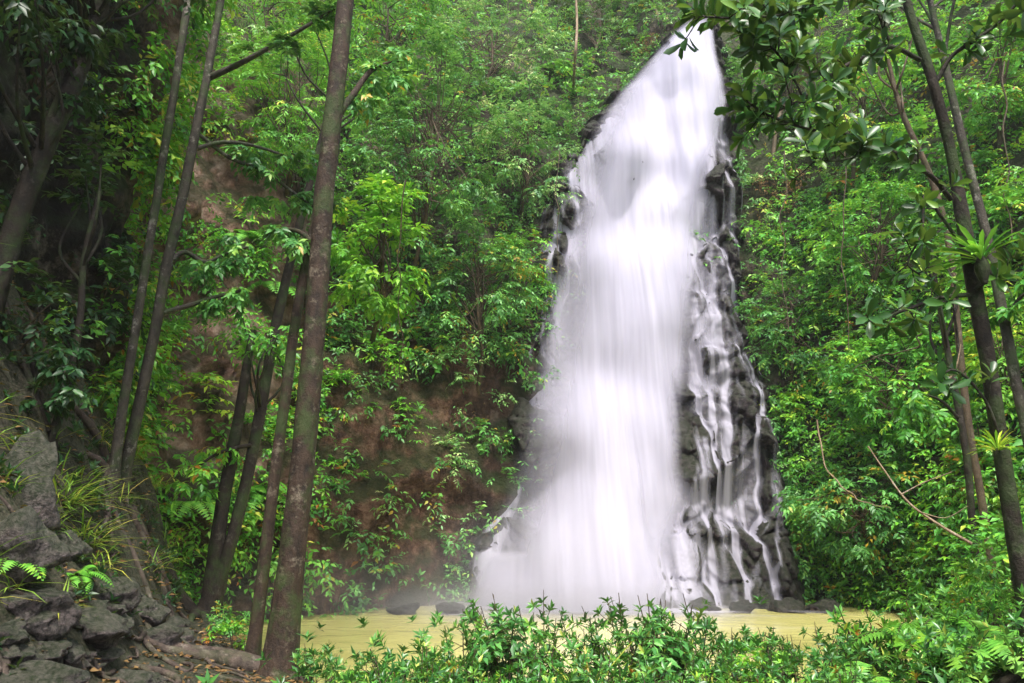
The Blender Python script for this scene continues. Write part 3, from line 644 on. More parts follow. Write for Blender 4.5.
def rt_hook(a, g_):
    m_ = ntw.pop(0); c = catmull(a, 8); k_ = len(c)
    for i in range(m_):
        j = int(np.clip((.22 + .78 * (i + .5) / m_) * k_, 1, k_ - 1)); dr = norm(c[j] - c[j - 1]) * .6 + runit(1, rr_)[0] * .9 + UP * .25; dr = norm(dr)
        ln = rr_.uniform(.08, .26); e = c[j] + dr * ln
        g_.merge(tube([c[j], c[j] + dr * ln * .6 - UP * .01, e], [.006, .005, .004], 4, cap=False)); rp0.append(e); rpT.append(dr + UP * .35)
tr, tips, rpp = trunk_tree('epiphyte_tree', 'dark right-hand trunk with thin arching branches and long paddle shaped leaves', [(1036, 690, 6.5, 20.3), (1028, 620, 6.45, 17.4), (1014, 530, 6.4, 16.6), (1001, 450, 6.35, 15.8), (988, 360, 6.3, 15.1), (975, 290, 6.25, 14.4), (963, 220, 6.2, 13.6), (950, 150, 6.15, 10.5), (932, 80, 6.05, 9.8), (912, 20, 6.0, 8.6), (897, -40, 5.95, 6.6), (880, -120, 5.9, 3.9)], B_DARK, brs, None, None, 1.2, 2, 16, 8, twig_hook=rt_hook)
rp0, rpT = np.array(rp0), np.array(rpT)
M_OBO = leaf_mat('leaf_obovate', [(0, (0.016, 0.063, 0.014)), (.5, (0.035, 0.119, 0.023)), (.85, (0.081, 0.210, 0.031)), (.97, (0.161, 0.307, 0.038)), (1, (0.483, 0.167, 0.038))], trans=.25, rough=.35)
obj('foliage', rosettes(rp0, rpT, rr_, 7, .155, .40, 1.25, 3, .45, .4, .18), M_OBO, tr)
def bromeliad(px, py, Y, size, label, m_, n_=34):
    p = P(px, py, Y); r = np.random.default_rng(int(px)); t = thing('bromeliad', p, label, 'bromeliad')
    th = r.uniform(0, 6.28, n_); el = r.uniform(.25, 1.35, n_); D = np.stack([np.cos(th) * np.cos(el), np.sin(th) * np.cos(el), np.sin(el)], -1)
    obj('leaves', leaves(p + D * .02, D, UP + .2 * D, size * r.uniform(.7, 1.1, n_), .035 * size / .3, np.clip(r.normal(.6, .2, n_), 0, .95), 3, .45, .3), m_, t)
    obj('root_clump', tube([p - UP * .16 * size / .3, p - UP * .05, p + UP * .05 * size / .3], [.02, .045 * size / .3, .02], 9, .25, sub=4), B_DARK, t)
    return t
bromeliad(982, 262, 6.05, .34, 'large green bromeliad with long strap leaves perched halfway up the right-hand trunk', M_LUSH, 46)
bromeliad(998, 452, 6.12, .17, 'small yellow spiky bromeliad on the lower right-hand trunk', M_YEL, 40)
trunk_tree('leaning_tree', 'light brown mossy trunk leaning left, standing right behind the dark right-hand trunk', [(1050, 560, 8.6, 12.2), (1036, 480, 8.6, 11.0), (1020, 400, 8.6, 10.4), (1005, 325, 8.6, 9.8), (990, 250, 8.6, 9.2), (975, 190, 8.6, 8.6), (960, 130, 8.6, 8.0), (944, 60, 8.6, 6.7), (930, 0, 8.6, 5.5), (915, -80, 8.6, 3.7)], B_GREY, [[(1005, 330, 8.6, 6), (1018, 300, 8.4, 4), (1040, 285, 8.2, 3)]], above(930, -60, 8.6, 8, (1.3, 1.0, .7), r0), M_LUSH, 1.2, 2, 12, 9)
trunk_tree('leaning_tree', 'slender reddish stem leaning left amid the leaves above the bromeliads', [(1006, 640, 12.5, 9), (985, 520, 12.5, 8), (968, 420, 12.5, 7.5), (958, 330, 12.5, 6.8), (950, 250, 12.5, 6.8), (932, 180, 12.5, 6.0), (902, 112, 12.5, 5.2), (888, 60, 12.5, 3.8)], B_TWIG, (), above(884, 40, 12.5, 5, (.8, .7, .5), r0), M_LUSH, 1.0, 0, 8, 10)
trunk_tree('thin_tree', 'thin dark upright stem on the right bank left of the bare twig tip', [(980, 600, 9.8, 8.2), (974, 540, 9.8, 7.5), (967, 460, 9.8, 7.5), (955, 390, 9.8, 6.8), (940, 310, 9.8, 5.2), (930, 240, 9.8, 3.0)], B_DARK, [[(960, 420, 9.8, 4), (940, 400, 9.7, 3), (915, 392, 9.6, 2)]], above(930, 250, 9.8, 5, (.8, .7, .6), r0), M_LUSH, 1.2, 2, 8, 11)

# ------------------------------------------------------------------ leafy trees growing out of the gorge wall
def wall_tree(name, label, root_px, centre_px, rad_px, fwd, n, leafmat, seed, leaf=.16, twigs=14, k=8, crad=.55, bark=B_TWIG, depth_m=1.1, vbase=.45, wid=.42, droop=.3, hor=.6, cat='tree', group=None, vs=.3):
    r = np.random.default_rng(seed); b, nb = hit(*root_px); c0, nc = hit(*centre_px)
    Y = min(c0[1] - fwd, b[1] + 1.0 if fwd > 0 else 99); c = P(*centre_px, Y); s = depth(c) / F
    n = int(n * 1.5); C = blob(n, c, (rad_px[0] * s, depth_m, rad_px[1] * s), r, .3)
    t = thing(name, b - nb * .1, label, cat, group)
    hub = c - UP * rad_px[1] * s * .35; st = b - nb * .15; mid = (st + hub) / 2 + nb * .25 + UP * .1
    tk = catmull([st, mid, hub, c + UP * rad_px[1] * s * .3], 6)
    obj('trunk', tube(tk, np.linspace(.075, .022, len(tk)), 8, .1), bark, t)
    lim = Geo()
    for q_ in C:
        j = r.integers(len(tk) // 3, len(tk)); lim.merge(tube([tk[j], (tk[j] + q_) / 2 + r.normal(0, .12, 3), q_], [.022, .014, .006], 4, sub=3, cap=False))
    obj('crown_limbs', lim, bark, t)
    obj('crown', clusters(C, crad * r.uniform(.7, 1.25, n), r, twigs, c, hor, leaf=leaf, k=k, vbase=vbase, wid=wid, droop=droop, vspread=vs), leafmat, t)
    return t
WT = [
 ('canopy_tree', 'big dark glossy tree filling the space between the thickest trunk and the upper fall', (400, 330), (432, 140), (92, 110), 3.2, 46, M_MID, 1, dict(leaf=.15, depth_m=1.5, crad=.62)),
 ('canopy_tree', 'silvery pale leaved tree nearest the left edge of the upper fall', (520, 230), (528, 150), (48, 78), 1.2, 26, M_PALE, 2, dict(leaf=.13)),
 ('canopy_tree', 'hazy light green tree high left of the fall top', (480, 120), (492, 45), (72, 58), 2.0, 30, M_PALE, 3, dict(leaf=.13, vbase=.4)),
 ('canopy_tree', 'bright tree at the frame top just right of the thickest trunk', (390, 120), (388, 22), (50, 50), 3.0, 20, M_LUSH, 4, dict(leaf=.14)),
 ('canopy_tree', 'yellow green broadleaf tree with autumn yellow leaves beside the thickest trunk', (372, 350), (383, 248), (46, 58), 5.0, 18, M_YEL, 5, dict(leaf=.19, crad=.5, vbase=.22)),
 ('canopy_tree', 'drooping small leaved tree hanging over the brown rock left of mid fall', (480, 400), (478, 285), (58, 70), 1.6, 30, M_MID, 6, dict(leaf=.14, droop=.5, vbase=.5)),
 ('canopy_tree', 'lush spreading tree whose leaf tips brush the left side of mid fall', (505, 360), (512, 262), (34, 46), 1.2, 13, M_LUSH, 7, dict(leaf=.15)),
 ('canopy_tree', 'sunlit green tree behind the slim trunk above the sunlit rock', (290, 200), (285, 95), (48, 70), 2.2, 22, M_FERN, 8, dict(leaf=.16, wid=.2, k=14, hor=.85, crad=.7)),
 ('canopy_tree', 'feathery light tree at the frame top between the mossy trunk and the slim trunk', (268, 120), (268, 18), (44, 40), 2.0, 13, M_PALE, 9, dict(leaf=.16, wid=.16, k=14, hor=.9, crad=.7)),
 ('canopy_tree', 'leafy tree on the right rim just right of the fall top', (770, 160), (790, 70), (46, 70), 1.2, 22, M_LUSH, 10, dict(leaf=.14)),
 ('canopy_tree', 'yellowish tree behind the arching branches of the right-hand trunk', (850, 220), (862, 100), (52, 62), 1.8, 26, M_YEL, 11, dict(leaf=.14, vbase=.35)),
 ('canopy_tree', 'dense green tree in the upper right corner', (1000, 160), (1000, 70), (44, 72), 1.8, 22, M_LUSH, 12, dict(leaf=.15)),
 ('canopy_tree', 'glossy tree on the right slope level with the large bromeliad', (880, 330), (880, 235), (60, 58), 1.8, 28, M_LUSH, 13, dict(leaf=.15)),
 ('canopy_tree', 'bushy tree against the rock right of mid fall', (790, 400), (792, 320), (44, 62), 1.0, 22, M_MID, 14, dict(leaf=.14)),
 ('canopy_tree', 'low broadleaf tree over the bare twig on the right slope', (900, 480), (898, 385), (66, 56), 1.8, 28, M_LUSH, 15, dict(leaf=.17)),
 ('canopy_tree', 'bright tree behind the small yellow bromeliad at the right frame edge', (1010, 420), (1008, 340), (34, 70), 1.4, 18, M_YEL, 16, dict(leaf=.15, vbase=.3)),
 ('canopy_tree', 'big shaded bush tree hanging over the pool at the foot of the right slope', (880, 570), (862, 505), (70, 46), 1.2, 28, M_MID, 17, dict(leaf=.16, droop=.45)),
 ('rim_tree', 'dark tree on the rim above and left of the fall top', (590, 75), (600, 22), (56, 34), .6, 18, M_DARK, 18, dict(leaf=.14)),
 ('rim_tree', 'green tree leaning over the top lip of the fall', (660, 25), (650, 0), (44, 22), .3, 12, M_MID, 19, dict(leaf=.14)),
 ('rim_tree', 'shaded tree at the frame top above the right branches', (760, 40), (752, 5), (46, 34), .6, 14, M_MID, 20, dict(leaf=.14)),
]
for nm, lb, a, b_, c, fw, n_, m_, sd_, kw in WT: wall_tree(nm, lb, a, b_, c, fw, n_, m_, 100 + sd_, **kw)

# ------------------------------------------------------------------ shrubs, ferns, creepers: one of each kind, then copies
def proto(name, cat, parts): 
    t = thing(name, (0, 0, 0), '', cat)
    for nm, g, m_ in parts:
        if g.n: obj(nm, g, m_, t)
    return t
def mk_bush(r, leaf, m_, n=14, ax=(.75, .6, .6), twigs=9, k=7, wid=.42, rows=1, vbase=.45):
    c = np.array([0, 0, .62]); C = blob(n, c, ax, r, .35); st = Geo()
    for q_ in C: st.merge(tube([(0, 0, -.15), q_ * np.array([.45, .45, .6]), q_], [.022, .014, .006], 4, sub=3, cap=False))
    return [('foliage', clusters(C, .40, r, twigs, c, .45, leaf=leaf, k=k, wid=wid, rows=rows, vbase=vbase), m_), ('stems', st, B_TWIG)]
def mk_fern(r, m_, n=13, L=.9):
    g = Geo(); st = Geo()
    for i in range(n):
        a = i / n * 6.283 + r.normal(0, .2); e = r.uniform(.35, 1.1); ln = L * r.uniform(.7, 1.1)
        t = np.linspace(0, 1, 20); d = np.array([math.cos(a), math.sin(a), 0]); p = d * (ln * t * math.cos(e))[:, None] + UP * (ln * (t * math.sin(e) - .75 * t ** 2.2))[:, None]
        st.merge(tube(p[::3], np.linspace(.008, .003, 7), 3, cap=False)); T = norm(np.gradient(p, axis=0)); S = norm(np.cross(T, UP)); N = np.cross(S, T)
        for sg in (1, -1):
            w = .22 * L * np.sin(np.pi * np.clip(t * .9 + .1, 0, 1)) ** .7 + .02
            g.merge(leaves(p[2:], S[2:] * sg + T[2:] * .35 - UP * .12, N[2:], w[2:], .05 * L, np.clip(r.normal(.5, .12, 18), 0, 1), 1))
    return [('fronds', g, m_), ('stalks', st, B_TWIG)]
def mk_creeper(r, m_, n=20, L=2.0, leaf=.10):
    g = Geo(); st = Geo()
    for i in range(n):
        x, ln = r.uniform(-.6, .6), L * r.uniform(.4, 1.1); t = np.linspace(0, 1, 14)
        p = np.stack([x + .1 * np.sin(t * 5 + i), -.05 - .25 * np.sin(t * 2.5) - .12 * r.random() + 0 * t, -ln * t + .1], -1)
        st.merge(tube(p[::2], .006, 3, cap=False)); g.merge(sprays(p[:-1], np.stack([r.normal(0, .8, 13), -.6 + 0 * t[1:], r.normal(-.3, .3, 13)], -1), .22, r, 5, leaf, .5))
    return [('foliage', g, m_), ('stems', st, B_TWIG)]
def mk_sapling(r, m_, leaf=.17, h=1.9):
    g = Geo(); st = tube([(0, 0, -.1), (.06, 0, h * .5), (.0, .03, h)], [.022, .016, .008], 5, sub=5)
    n = 26; z = np.sort(r.uniform(.35, 1.0, n)) * h; a = r.uniform(0, 6.28, n); d = np.stack([np.cos(a), np.sin(a), .2 + 0 * a], -1); ln = (1.15 - z / h) * 1.0 + .25
    P0 = np.stack([0 * z, 0 * z, z], -1); g.merge(sprays(P0, d, ln, r, 11, leaf, .40, .28, twig=st))
    return [('foliage', g, m_), ('stem', st, B_TWIG)]
def mk_rosette(r, m_, leaf=.34, n=6):
    st = Geo(); tip = []; T = []
    for i in range(n):
        d = norm(np.array([r.normal(0, .5), r.normal(0, .5), 1.0])); e = d * r.uniform(.35, 1.0); st.merge(tube([(0, 0, -.1), e * .5, e], [.02, .016, .012], 5, sub=3)); tip.append(e); T.append(d)
    return [('foliage', rosettes(np.array(tip), np.array(T), r, 12, leaf, .34, 1.35, 3, .5, .35, .3), m_), ('stems', st, B_TWIG)]
def mk_grass(r, m_, n=90, L=.55):
    a = r.uniform(0, 6.28, n); e = r.uniform(.5, 1.45, n); D = np.stack([np.cos(a) * np.cos(e), np.sin(a) * np.cos(e), np.sin(e)], -1)
    return [('blades', leaves(r.normal(0, .07, (n, 3)) * np.array([1, 1, .1]), D, UP + .3 * D, L * r.uniform(.5, 1.1, n), .018, np.clip(r.normal(.5, .22, n), 0, 1), 3, .7, .2), m_)]
def mk_bankshrub(r, m_, h=.95, ns=19):
    g = Geo(); st = Geo(); tip = []; T = []
    for i in range(ns):
        a = r.uniform(0, 6.28); sp_ = r.uniform(.05, .62); e = np.array([math.cos(a) * sp_, math.sin(a) * sp_, h * r.uniform(.6, 1.12)]); mid = e * np.array([.7, .7, .5]) + r.normal(0, .04, 3)
        c = catmull([(e[0] * .3, e[1] * .3, -.15), mid, e], 5); st.merge(tube(c, np.linspace(.010, .004, len(c)), 4, cap=False))
        for j in (4, 6, 8, 9): tip.append(c[j] + r.normal(0, .02, 3)); T.append(norm(c[j] - c[j - 1]) + r.normal(0, .25, 3))
        for b_ in range(4):
            d = norm(np.array([r.normal(), r.normal(), .9])); s_ = c[r.integers(4, 9)]; e2 = s_ + d * r.uniform(.12, .26); st.merge(tube([s_, e2], [.005, .003], 3, cap=False)); tip.append(e2); T.append(d)
    g = rosettes(np.array(tip), np.array(T), r, 9, .078, .34, 1.2, 2, .45, .4, .2)
    return [('foliage', g, m_), ('stems', st, B_TWIG)]
rk = np.random.default_rng(9)
KIND = {
 'bush': ('bush', [mk_bush(rk, .15, M_LUSH), mk_bush(rk, .17, M_MID), mk_bush(rk, .14, M_YEL, vbase=.3), mk_bush(rk, .16, M_LUSH, ax=(.9, .6, .45))]),
 'pale_bush': ('bush', [mk_bush(rk, .13, M_PALE), mk_bush(rk, .15, M_PALE, n=11)]),
 'dark_bush': ('bush', [mk_bush(rk, .15, M_DARK), mk_bush(rk, .13, M_DARK)]),
 'fern': ('fern', [mk_fern(rk, M_FERN), mk_fern(rk, M_FERN, 10, 1.1)]),
 'creeper': ('creeper', [mk_creeper(rk, M_LUSH), mk_creeper(rk, M_MID, 16, 2.4, .12)]),
 'dry_creeper': ('creeper', [mk_creeper(rk, M_DRY, 22, 1.8, .07)]),
 'sapling': ('sapling', [mk_sapling(rk, M_LUSH), mk_sapling(rk, M_MID, .19, 1.6), mk_sapling(rk, M_YEL, .2, 1.5)]),
 'big_leaf_plant': ('plant', [mk_rosette(rk, M_LUSH), mk_rosette(rk, M_PALE, .3, 5), mk_rosette(rk, M_YEL, .28, 6)]),
 'grass_tuft': ('grass', [mk_grass(rk, M_GRASS), mk_grass(rk, M_GRASS, 70, .4)]),
 'bank_shrub': ('shrub', [mk_bankshrub(rk, M_BANK), mk_bankshrub(rk, M_BANK, 1.05, 13), mk_bankshrub(rk, M_LUSH, .85, 15)]),
}
PROTO = {}; USED = set()
def place(kd, loc, size, label, v=None, group=None, lean=None, r=rk):
    cat, vs = KIND[kd]; i = int(r.integers(len(vs))) if v is None else v
    if (kd, i) not in PROTO: PROTO[(kd, i)] = proto(kd, cat, vs[i])
    o = PROTO[(kd, i)]; rz = r.uniform(0, 6.28); tl = (0, 0)
    if 'creeper' in kd:
        rz = math.atan2(lean[1], lean[0]) + math.pi / 2 if lean is not None else 0
    if (kd, i) in USED: return dup(o, loc, rz, size, label, group, tl)
    USED.add((kd, i)); o.location = tuple(float(c) for c in loc); o.rotation_euler = (0, 0, rz); o.scale = (size,) * 3; o['label'] = label
    if group: o['group'] = group
    return o
SH = [  # kind, px, py (where it roots on the wall), size, variant, label
 ('bush', 300, 395, 1.0, 1, 'round green bush seen between the forked tree and the thickest trunk'),
 ('bush', 345, 400, .9, 0, 'green bush on the brown earth just right of the thickest trunk'),
 ('bush', 372, 372, 1.1, 2, 'yellowish bush under the yellow green broadleaf tree'),
 ('bush', 425, 345, 1.2, 0, 'full bush on the rock under the big dark glossy tree'),
 ('pale_bush', 455, 375, 1.1, 0, 'pale grey green bush hanging at mid height left of the fall'),
 ('bush', 512, 345, 1.0, 1, 'bush pressed against the left edge of mid fall'),
 ('pale_bush', 452, 462, .75, 1, 'lone pale bush on the bare brown rock left of the lower fall'),
 ('bush', 490, 440, .7, 1, 'small dark green bush at the rock corner left of the lower fall'),
 ('sapling', 405, 450, .9, 0, 'slim sapling standing on the brown earth wall'),
 ('bush', 340, 480, .7, 3, 'low bush on the brown wall right of the thickest trunk'),
 ('fern', 255, 500, 1.5, 0, 'large bright fern left of the forked tree on the shaded wall'),
 ('fern', 190, 510, 1.2, 1, 'fern on the damp wall between the mossy trunks and the forked tree'),
 ('bush', 250, 440, .8, 0, 'green bush behind the two stems of the forked tree'),
 ('sapling', 205, 420, 1.0, 2, 'yellow green sapling on the sunlit rock left of the forked tree'),
 ('bush', 150, 215, .9, 3, 'leafy bush on the rock between the two mossy trunks'),
 ('bush', 170, 350, .8, 0, 'bright bush at the foot of the pink sunlit rock'),
 ('fern', 240, 215, 1.5, 0, 'layered fern spreading over the pink sunlit rock'),
 ('fern', 275, 270, 1.4, 1, 'fern below the layered fern, left of the slim trunk'),
 ('sapling', 238, 160, 1.0, 2, 'glowing sapling in the sunlit gap right of the mossy trunk'),
 ('bush', 215, 40, 1.1, 2, 'sunlit yellowish bush near the frame top by the mossy trunk'),
 ('pale_bush', 300, 180, 1.2, 0, 'hazy pale bush left of the thickest trunk'),
 ('bush', 330, 330, .9, 1, 'bush directly behind the thickest trunk at mid height'),
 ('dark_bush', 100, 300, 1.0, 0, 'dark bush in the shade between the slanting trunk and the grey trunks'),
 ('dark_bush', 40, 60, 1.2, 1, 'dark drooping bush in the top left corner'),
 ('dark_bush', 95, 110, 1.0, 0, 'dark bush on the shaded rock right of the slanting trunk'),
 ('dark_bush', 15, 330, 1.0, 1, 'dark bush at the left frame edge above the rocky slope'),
 ('fern', 130, 440, 1.0, 0, 'small fern in the shade behind the crossing grey trunks'),
 ('creeper', 545, 120, 1.0, 0, 'leafy creeper hanging beside the left edge of the upper fall'),
 ('fern', 596, 96, .9, 0, 'fern on the reddish ledge left of the fall top'),
 ('bush', 570, 85, 1.0, 1, 'dark green bush on the rim below the dark rim tree'),
 ('fern', 560, 60, 1.3, 1, 'fern under the dark rim tree'),
 ('dry_creeper', 640, 40, 1.0, 0, 'withered brown creeper hanging left of the fall top'),
 ('bush', 745, 130, 1.1, 3, 'bush on the rock right of the fall top'),
 ('pale_bush', 750, 200, 1.0, 1, 'pale bush at the right edge of the upper fall'),
 ('dry_creeper', 778, 175, 1.1, 0, 'brown dried creeper hanging over the dark hollow right of the fall'),
 ('creeper', 770, 230, 1.1, 0, 'green creeper draped down the dark hollow right of the fall'),
 ('creeper', 815, 190, 1.0, 1, 'creeper curtain just right of the brown dried creeper'),
 ('bush', 765, 330, .9, 1, 'bush overhanging the right edge of mid fall'),
 ('big_leaf_plant', 825, 285, 1.2, 0, 'big leaved plant on the slope above the low broadleaf tree'),
 ('bush', 830, 250, 1.1, 2, 'yellow green bush in the middle of the right slope'),
 ('sapling', 860, 190, 1.0, 0, 'sapling under the arching branches of the right-hand trunk'),
 ('bush', 915, 200, 1.1, 0, 'bush filling the slope left of the leaning mossy trunk'),
 ('fern', 800, 445, 1.3, 0, 'fern at the right edge of the lower fall'),
 ('bush', 800, 420, 1.0, 2, 'yellow lit bush above the fern beside the lower fall'),
 ('big_leaf_plant', 850, 440, 1.1, 1, 'pale big leaved plant by the root of the bare twig'),
 ('creeper', 800, 500, .9, 1, 'creeper draping toward the pool right of the lower fall'),
 ('fern', 850, 520, 1.5, 1, 'arching fern in front of the shaded bush tree over the pool'),
 ('bush', 810, 545, .9, 1, 'dark green bush where the right slope meets the pool'),
 ('big_leaf_plant', 930, 420, 1.2, 0, 'glossy big leaved plant left of the thin dark stem'),
 ('bush', 960, 470, 1.0, 0, 'bush behind the thin dark stem'),
 ('sapling', 985, 500, 1.0, 1, 'sapling between the thin dark stem and the right-hand trunk'),
 ('bush', 915, 545, .9, 3, 'low spreading bush under the bare twig'),
 ('big_leaf_plant', 985, 390, 1.0, 2, 'yellowish big leaved plant left of the small yellow bromeliad'),
 ('bush', 1010, 230, 1.1, 0, 'bush at the right frame edge beside the large bromeliad'),
 ('bush', 960, 300, 1.0, 2, 'sunlit bush just left of the large bromeliad'),
 ('fern', 1010, 480, 1.3, 0, 'fern at the right frame edge below the small yellow bromeliad'),
 ('creeper', 900, 300, 1.1, 0, 'creeper hanging below the glossy tree on the right slope'),
 ('bush', 985, 180, 1.0, 3, 'spreading bush behind the leaning mossy trunk'),
 ('bush', 940, 60, 1.1, 1, 'bush at the frame top beside the right-hand trunk'),
 ('grass_tuft', 72, 505, 1.0, 0, 'long grass tuft arching over the left rocks by the thin crooked stem'),
 ('grass_tuft', 92, 545, .9, 0, 'yellowing grass tuft in front of the crossing grey trunks'),
 ('grass_tuft', 58, 470, 1.1, 1, 'grass tuft at the top of the left rocks'),
 ('grass_tuft', 60, 612, .7, 1, 'short grass tuft among the path roots'),
 ('grass_tuft', 95, 632, .6, 1, 'small green tuft beside the dark boulder on the path'),
 ('fern', 18, 560, .5, 1, 'small fern at the left frame edge on the rocky slope'),
 ('fern', 80, 575, .5, 0, 'small fern between the left rocks and the grey trunks'),
 ('bush', 235, 655, .35, 0, 'low green plant in front of the forked tree'),
 ('bush', 225, 632, .32, 1, 'low plant at the water edge right of the forked tree'),
]
for kd, px, py, s, v, lb in SH:
    p, n_ = hit(px, py)
    place(kd, p - n_ * .08 - (UP * .45 * s if p[2] > 2.5 and 'creeper' not in kd else 0), s, lb, v, None, n_)

# lianas and thin hanging stems on the walls
for pts, bk, lb in (
    ([(405, 180, 14.5), (398, 260, 14.7), (402, 340, 15.2), (396, 420, 15.8)], B_TWIG, 'thin liana dangling from the big dark glossy tree down the brown wall'),
    ([(560, 150, 18.5), (556, 210, 18.4), (559, 280, 18.3)], B_TWIG, 'short liana hanging along the left edge of the upper fall'),
    ([(785, 150, 17.5), (781, 240, 17.0), (788, 330, 16.5)], B_TWIG, 'brown liana hanging beside the brown dried creeper'),
    ([(838, 60, 13.5), (846, 150, 13.2), (842, 260, 13.0), (850, 350, 12.8)], B_TWIG, 'long thin dark liana in the middle of the right slope'),
    ([(1008, 60, 10.5), (1004, 150, 10.4), (1010, 240, 10.3)], B_TWIG, 'brown liana near the right frame edge above the large bromeliad'),
    ([(815, 420, 13.5), (830, 470, 13.0), (860, 500, 12.5), (890, 508, 12.0)], B_PALE, 'fallen bare stem slanting over the fern beside the lower fall'),
    ([(930, 330, 10.5), (905, 352, 10.6), (878, 356, 10.7), (850, 372, 10.8)], B_TWIG, 'dark bare stem reaching left above the low broadleaf tree')):
    c = catmull([P(*a_) for a_ in pts], 4); c = c + np.stack([rk.normal(0, .035, len(c)), rk.normal(0, .03, len(c)), 0 * c[:, 0]], -1); tag(obj('liana', tube(c, np.linspace(.014, .007, len(c)), 5, .1, sub=4), bk), lb, 'vine')

# dead twig and hanging stems
t = tag(obj('bare_twig', tube([P(868, 446, 9.0), P(884, 470, 8.9), P(908, 502, 8.7), P(938, 524, 8.5), P(972, 544, 8.3)], [.008, .010, .012, .014, .016], 6, .1, sub=5).merge(tube([P(902, 494, 8.75), P(925, 482, 8.7), P(952, 472, 8.6)], [.008, .007, .004], 5, sub=4)).merge(tube([P(920, 512, 8.6), P(945, 518, 8.5), P(968, 506, 8.4)], [.007, .006, .004], 5, sub=4)), B_PALE), 'long pale bare twig slanting down across the lower right slope', 'twig')
tag(obj('dead_stem', tube([P(946, 394, 9.0), P(949, 380, 9.0), P(956, 368, 9.0), P(961, 344, 9.0)], [.010, .010, .009, .005], 5, .1, sub=5), B_PALE), 'short pale crooked dead stem left of the right-hand trunk, above the bare twig', 'twig')
tag(obj('bare_tree', tube([hit(573, 85)[0] - UP * .3, P(575, 60, 22.5), P(577, 20, 22.7), P(574, -30, 23)], [.05, .045, .04, .03], 6, .08, sub=5), B_PALE), 'thin pale bare trunk standing on the rim left of the fall top', 'tree')

# ------------------------------------------------------------------ uncounted undergrowth on the walls
def undergrowth(name, m_, dens, mask, seed, leaf=.13, twigs=6, k=6, stuff_rad=.4, wid=.44, vb=.45):
    r = np.random.default_rng(seed)
    i = r.integers(0, nS - 1, dens); j = r.integers(0, nZ - 1, dens); p = q[i, j]
    nrm = norm(np.cross(q[i + 1, j] - p, q[i, j + 1] - p)); nrm *= np.sign(np.sum(nrm * (np.array([0, 8, 8.]) - p), 1))[:, None]
    keep = r.random(dens) < mask(p, i, j); p, nrm = p[keep], nrm[keep]; n = len(p)
    C = p + nrm * r.uniform(.05, .5, (n, 1)); d = norm(nrm[:, None] * .7 + r.normal(0, .7, (n, twigs, 3)) + UP * .15)
    st = np.repeat(C[:, None], twigs, 1) + r.normal(0, .12, (n, twigs, 3))
    vv = np.repeat(np.clip(vb + .35 * fbm(C * .8, 3) + r.normal(0, .08, n), .05, .9), twigs)
    g = sprays(st.reshape(-1, 3), d.reshape(-1, 3), stuff_rad * r.uniform(.6, 1.3, n * twigs), r, k, leaf, wid, .35, vbase=vv[:, None], vspread=.3)
    return kind(obj(name, g, m_), 'stuff')
def mk_R(p, i, j): a = p[:, 0] / np.maximum(p[:, 1], 1); return sstep(.31, .37, a) * sstep(-.7, -.35, fbm(p * .55, 3)) * (p[:, 1] > 4) * (p[:, 2] < 24)
def mk_C(p, i, j): a = p[:, 0] / np.maximum(p[:, 1], 1); return sstep(-.3, -.2, a) * sstep(.3, .2, a) * np.maximum(sstep(5, 9, p[:, 2] + 1.5 * fbm(p * .5, 3)), .15) * sstep(-.6, -.2, fbm(p * .5 + 5, 3))
def mk_L(p, i, j): a = p[:, 0] / np.maximum(p[:, 1], 1); return sstep(-.2, -.3, a) * sstep(-.62, -.5, a) * (.8 - .7 * A_pink[i, j] * sstep(-.3, .2, fbm(p * .9 + 31, 3))) * sstep(-.35, .15, fbm(p * .6 + 2, 3)) * (p[:, 1] > 9)
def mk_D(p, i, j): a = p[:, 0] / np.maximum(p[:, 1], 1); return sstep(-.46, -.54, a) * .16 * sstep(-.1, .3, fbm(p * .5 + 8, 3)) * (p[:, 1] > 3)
undergrowth('slope_undergrowth', M_LUSH, 15000, mk_R, 1, .16)
undergrowth('slope_undergrowth', M_YEL, 6000, mk_R, 6, .14, vb=.3)
undergrowth('slope_undergrowth', M_MID, 12000, mk_C, 2, .16)
undergrowth('slope_undergrowth', M_LUSH, 1500, mk_R, 21, .27, 4, 5, .5, .5, .5)
undergrowth('slope_undergrowth', M_PALE, 4000, mk_R, 22, .09, 7, 8, .4, .4, .4)
undergrowth('slope_undergrowth', M_LUSH, 1100, mk_C, 23, .25, 4, 5, .5, .5, .5)
undergrowth('slope_undergrowth', M_PALE, 3000, mk_C, 12, .13, vb=.4)
undergrowth('slope_undergrowth', M_LUSH, 7500, mk_L, 3, .15)
undergrowth('slope_undergrowth', M_FERN, 3500, mk_L, 13, .17, vb=.5)
undergrowth('slope_undergrowth', M_YEL, 1500, mk_L, 14, .14, vb=.3)
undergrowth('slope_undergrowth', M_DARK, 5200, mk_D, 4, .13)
undergrowth('dry_undergrowth', M_DRY, 3500, lambda p, i, j: .35 * sstep(0, .3, fbm(p * .7 + 20, 3)) * (p[:, 1] > 9), 5, .12, 4, 5, .5, .14)

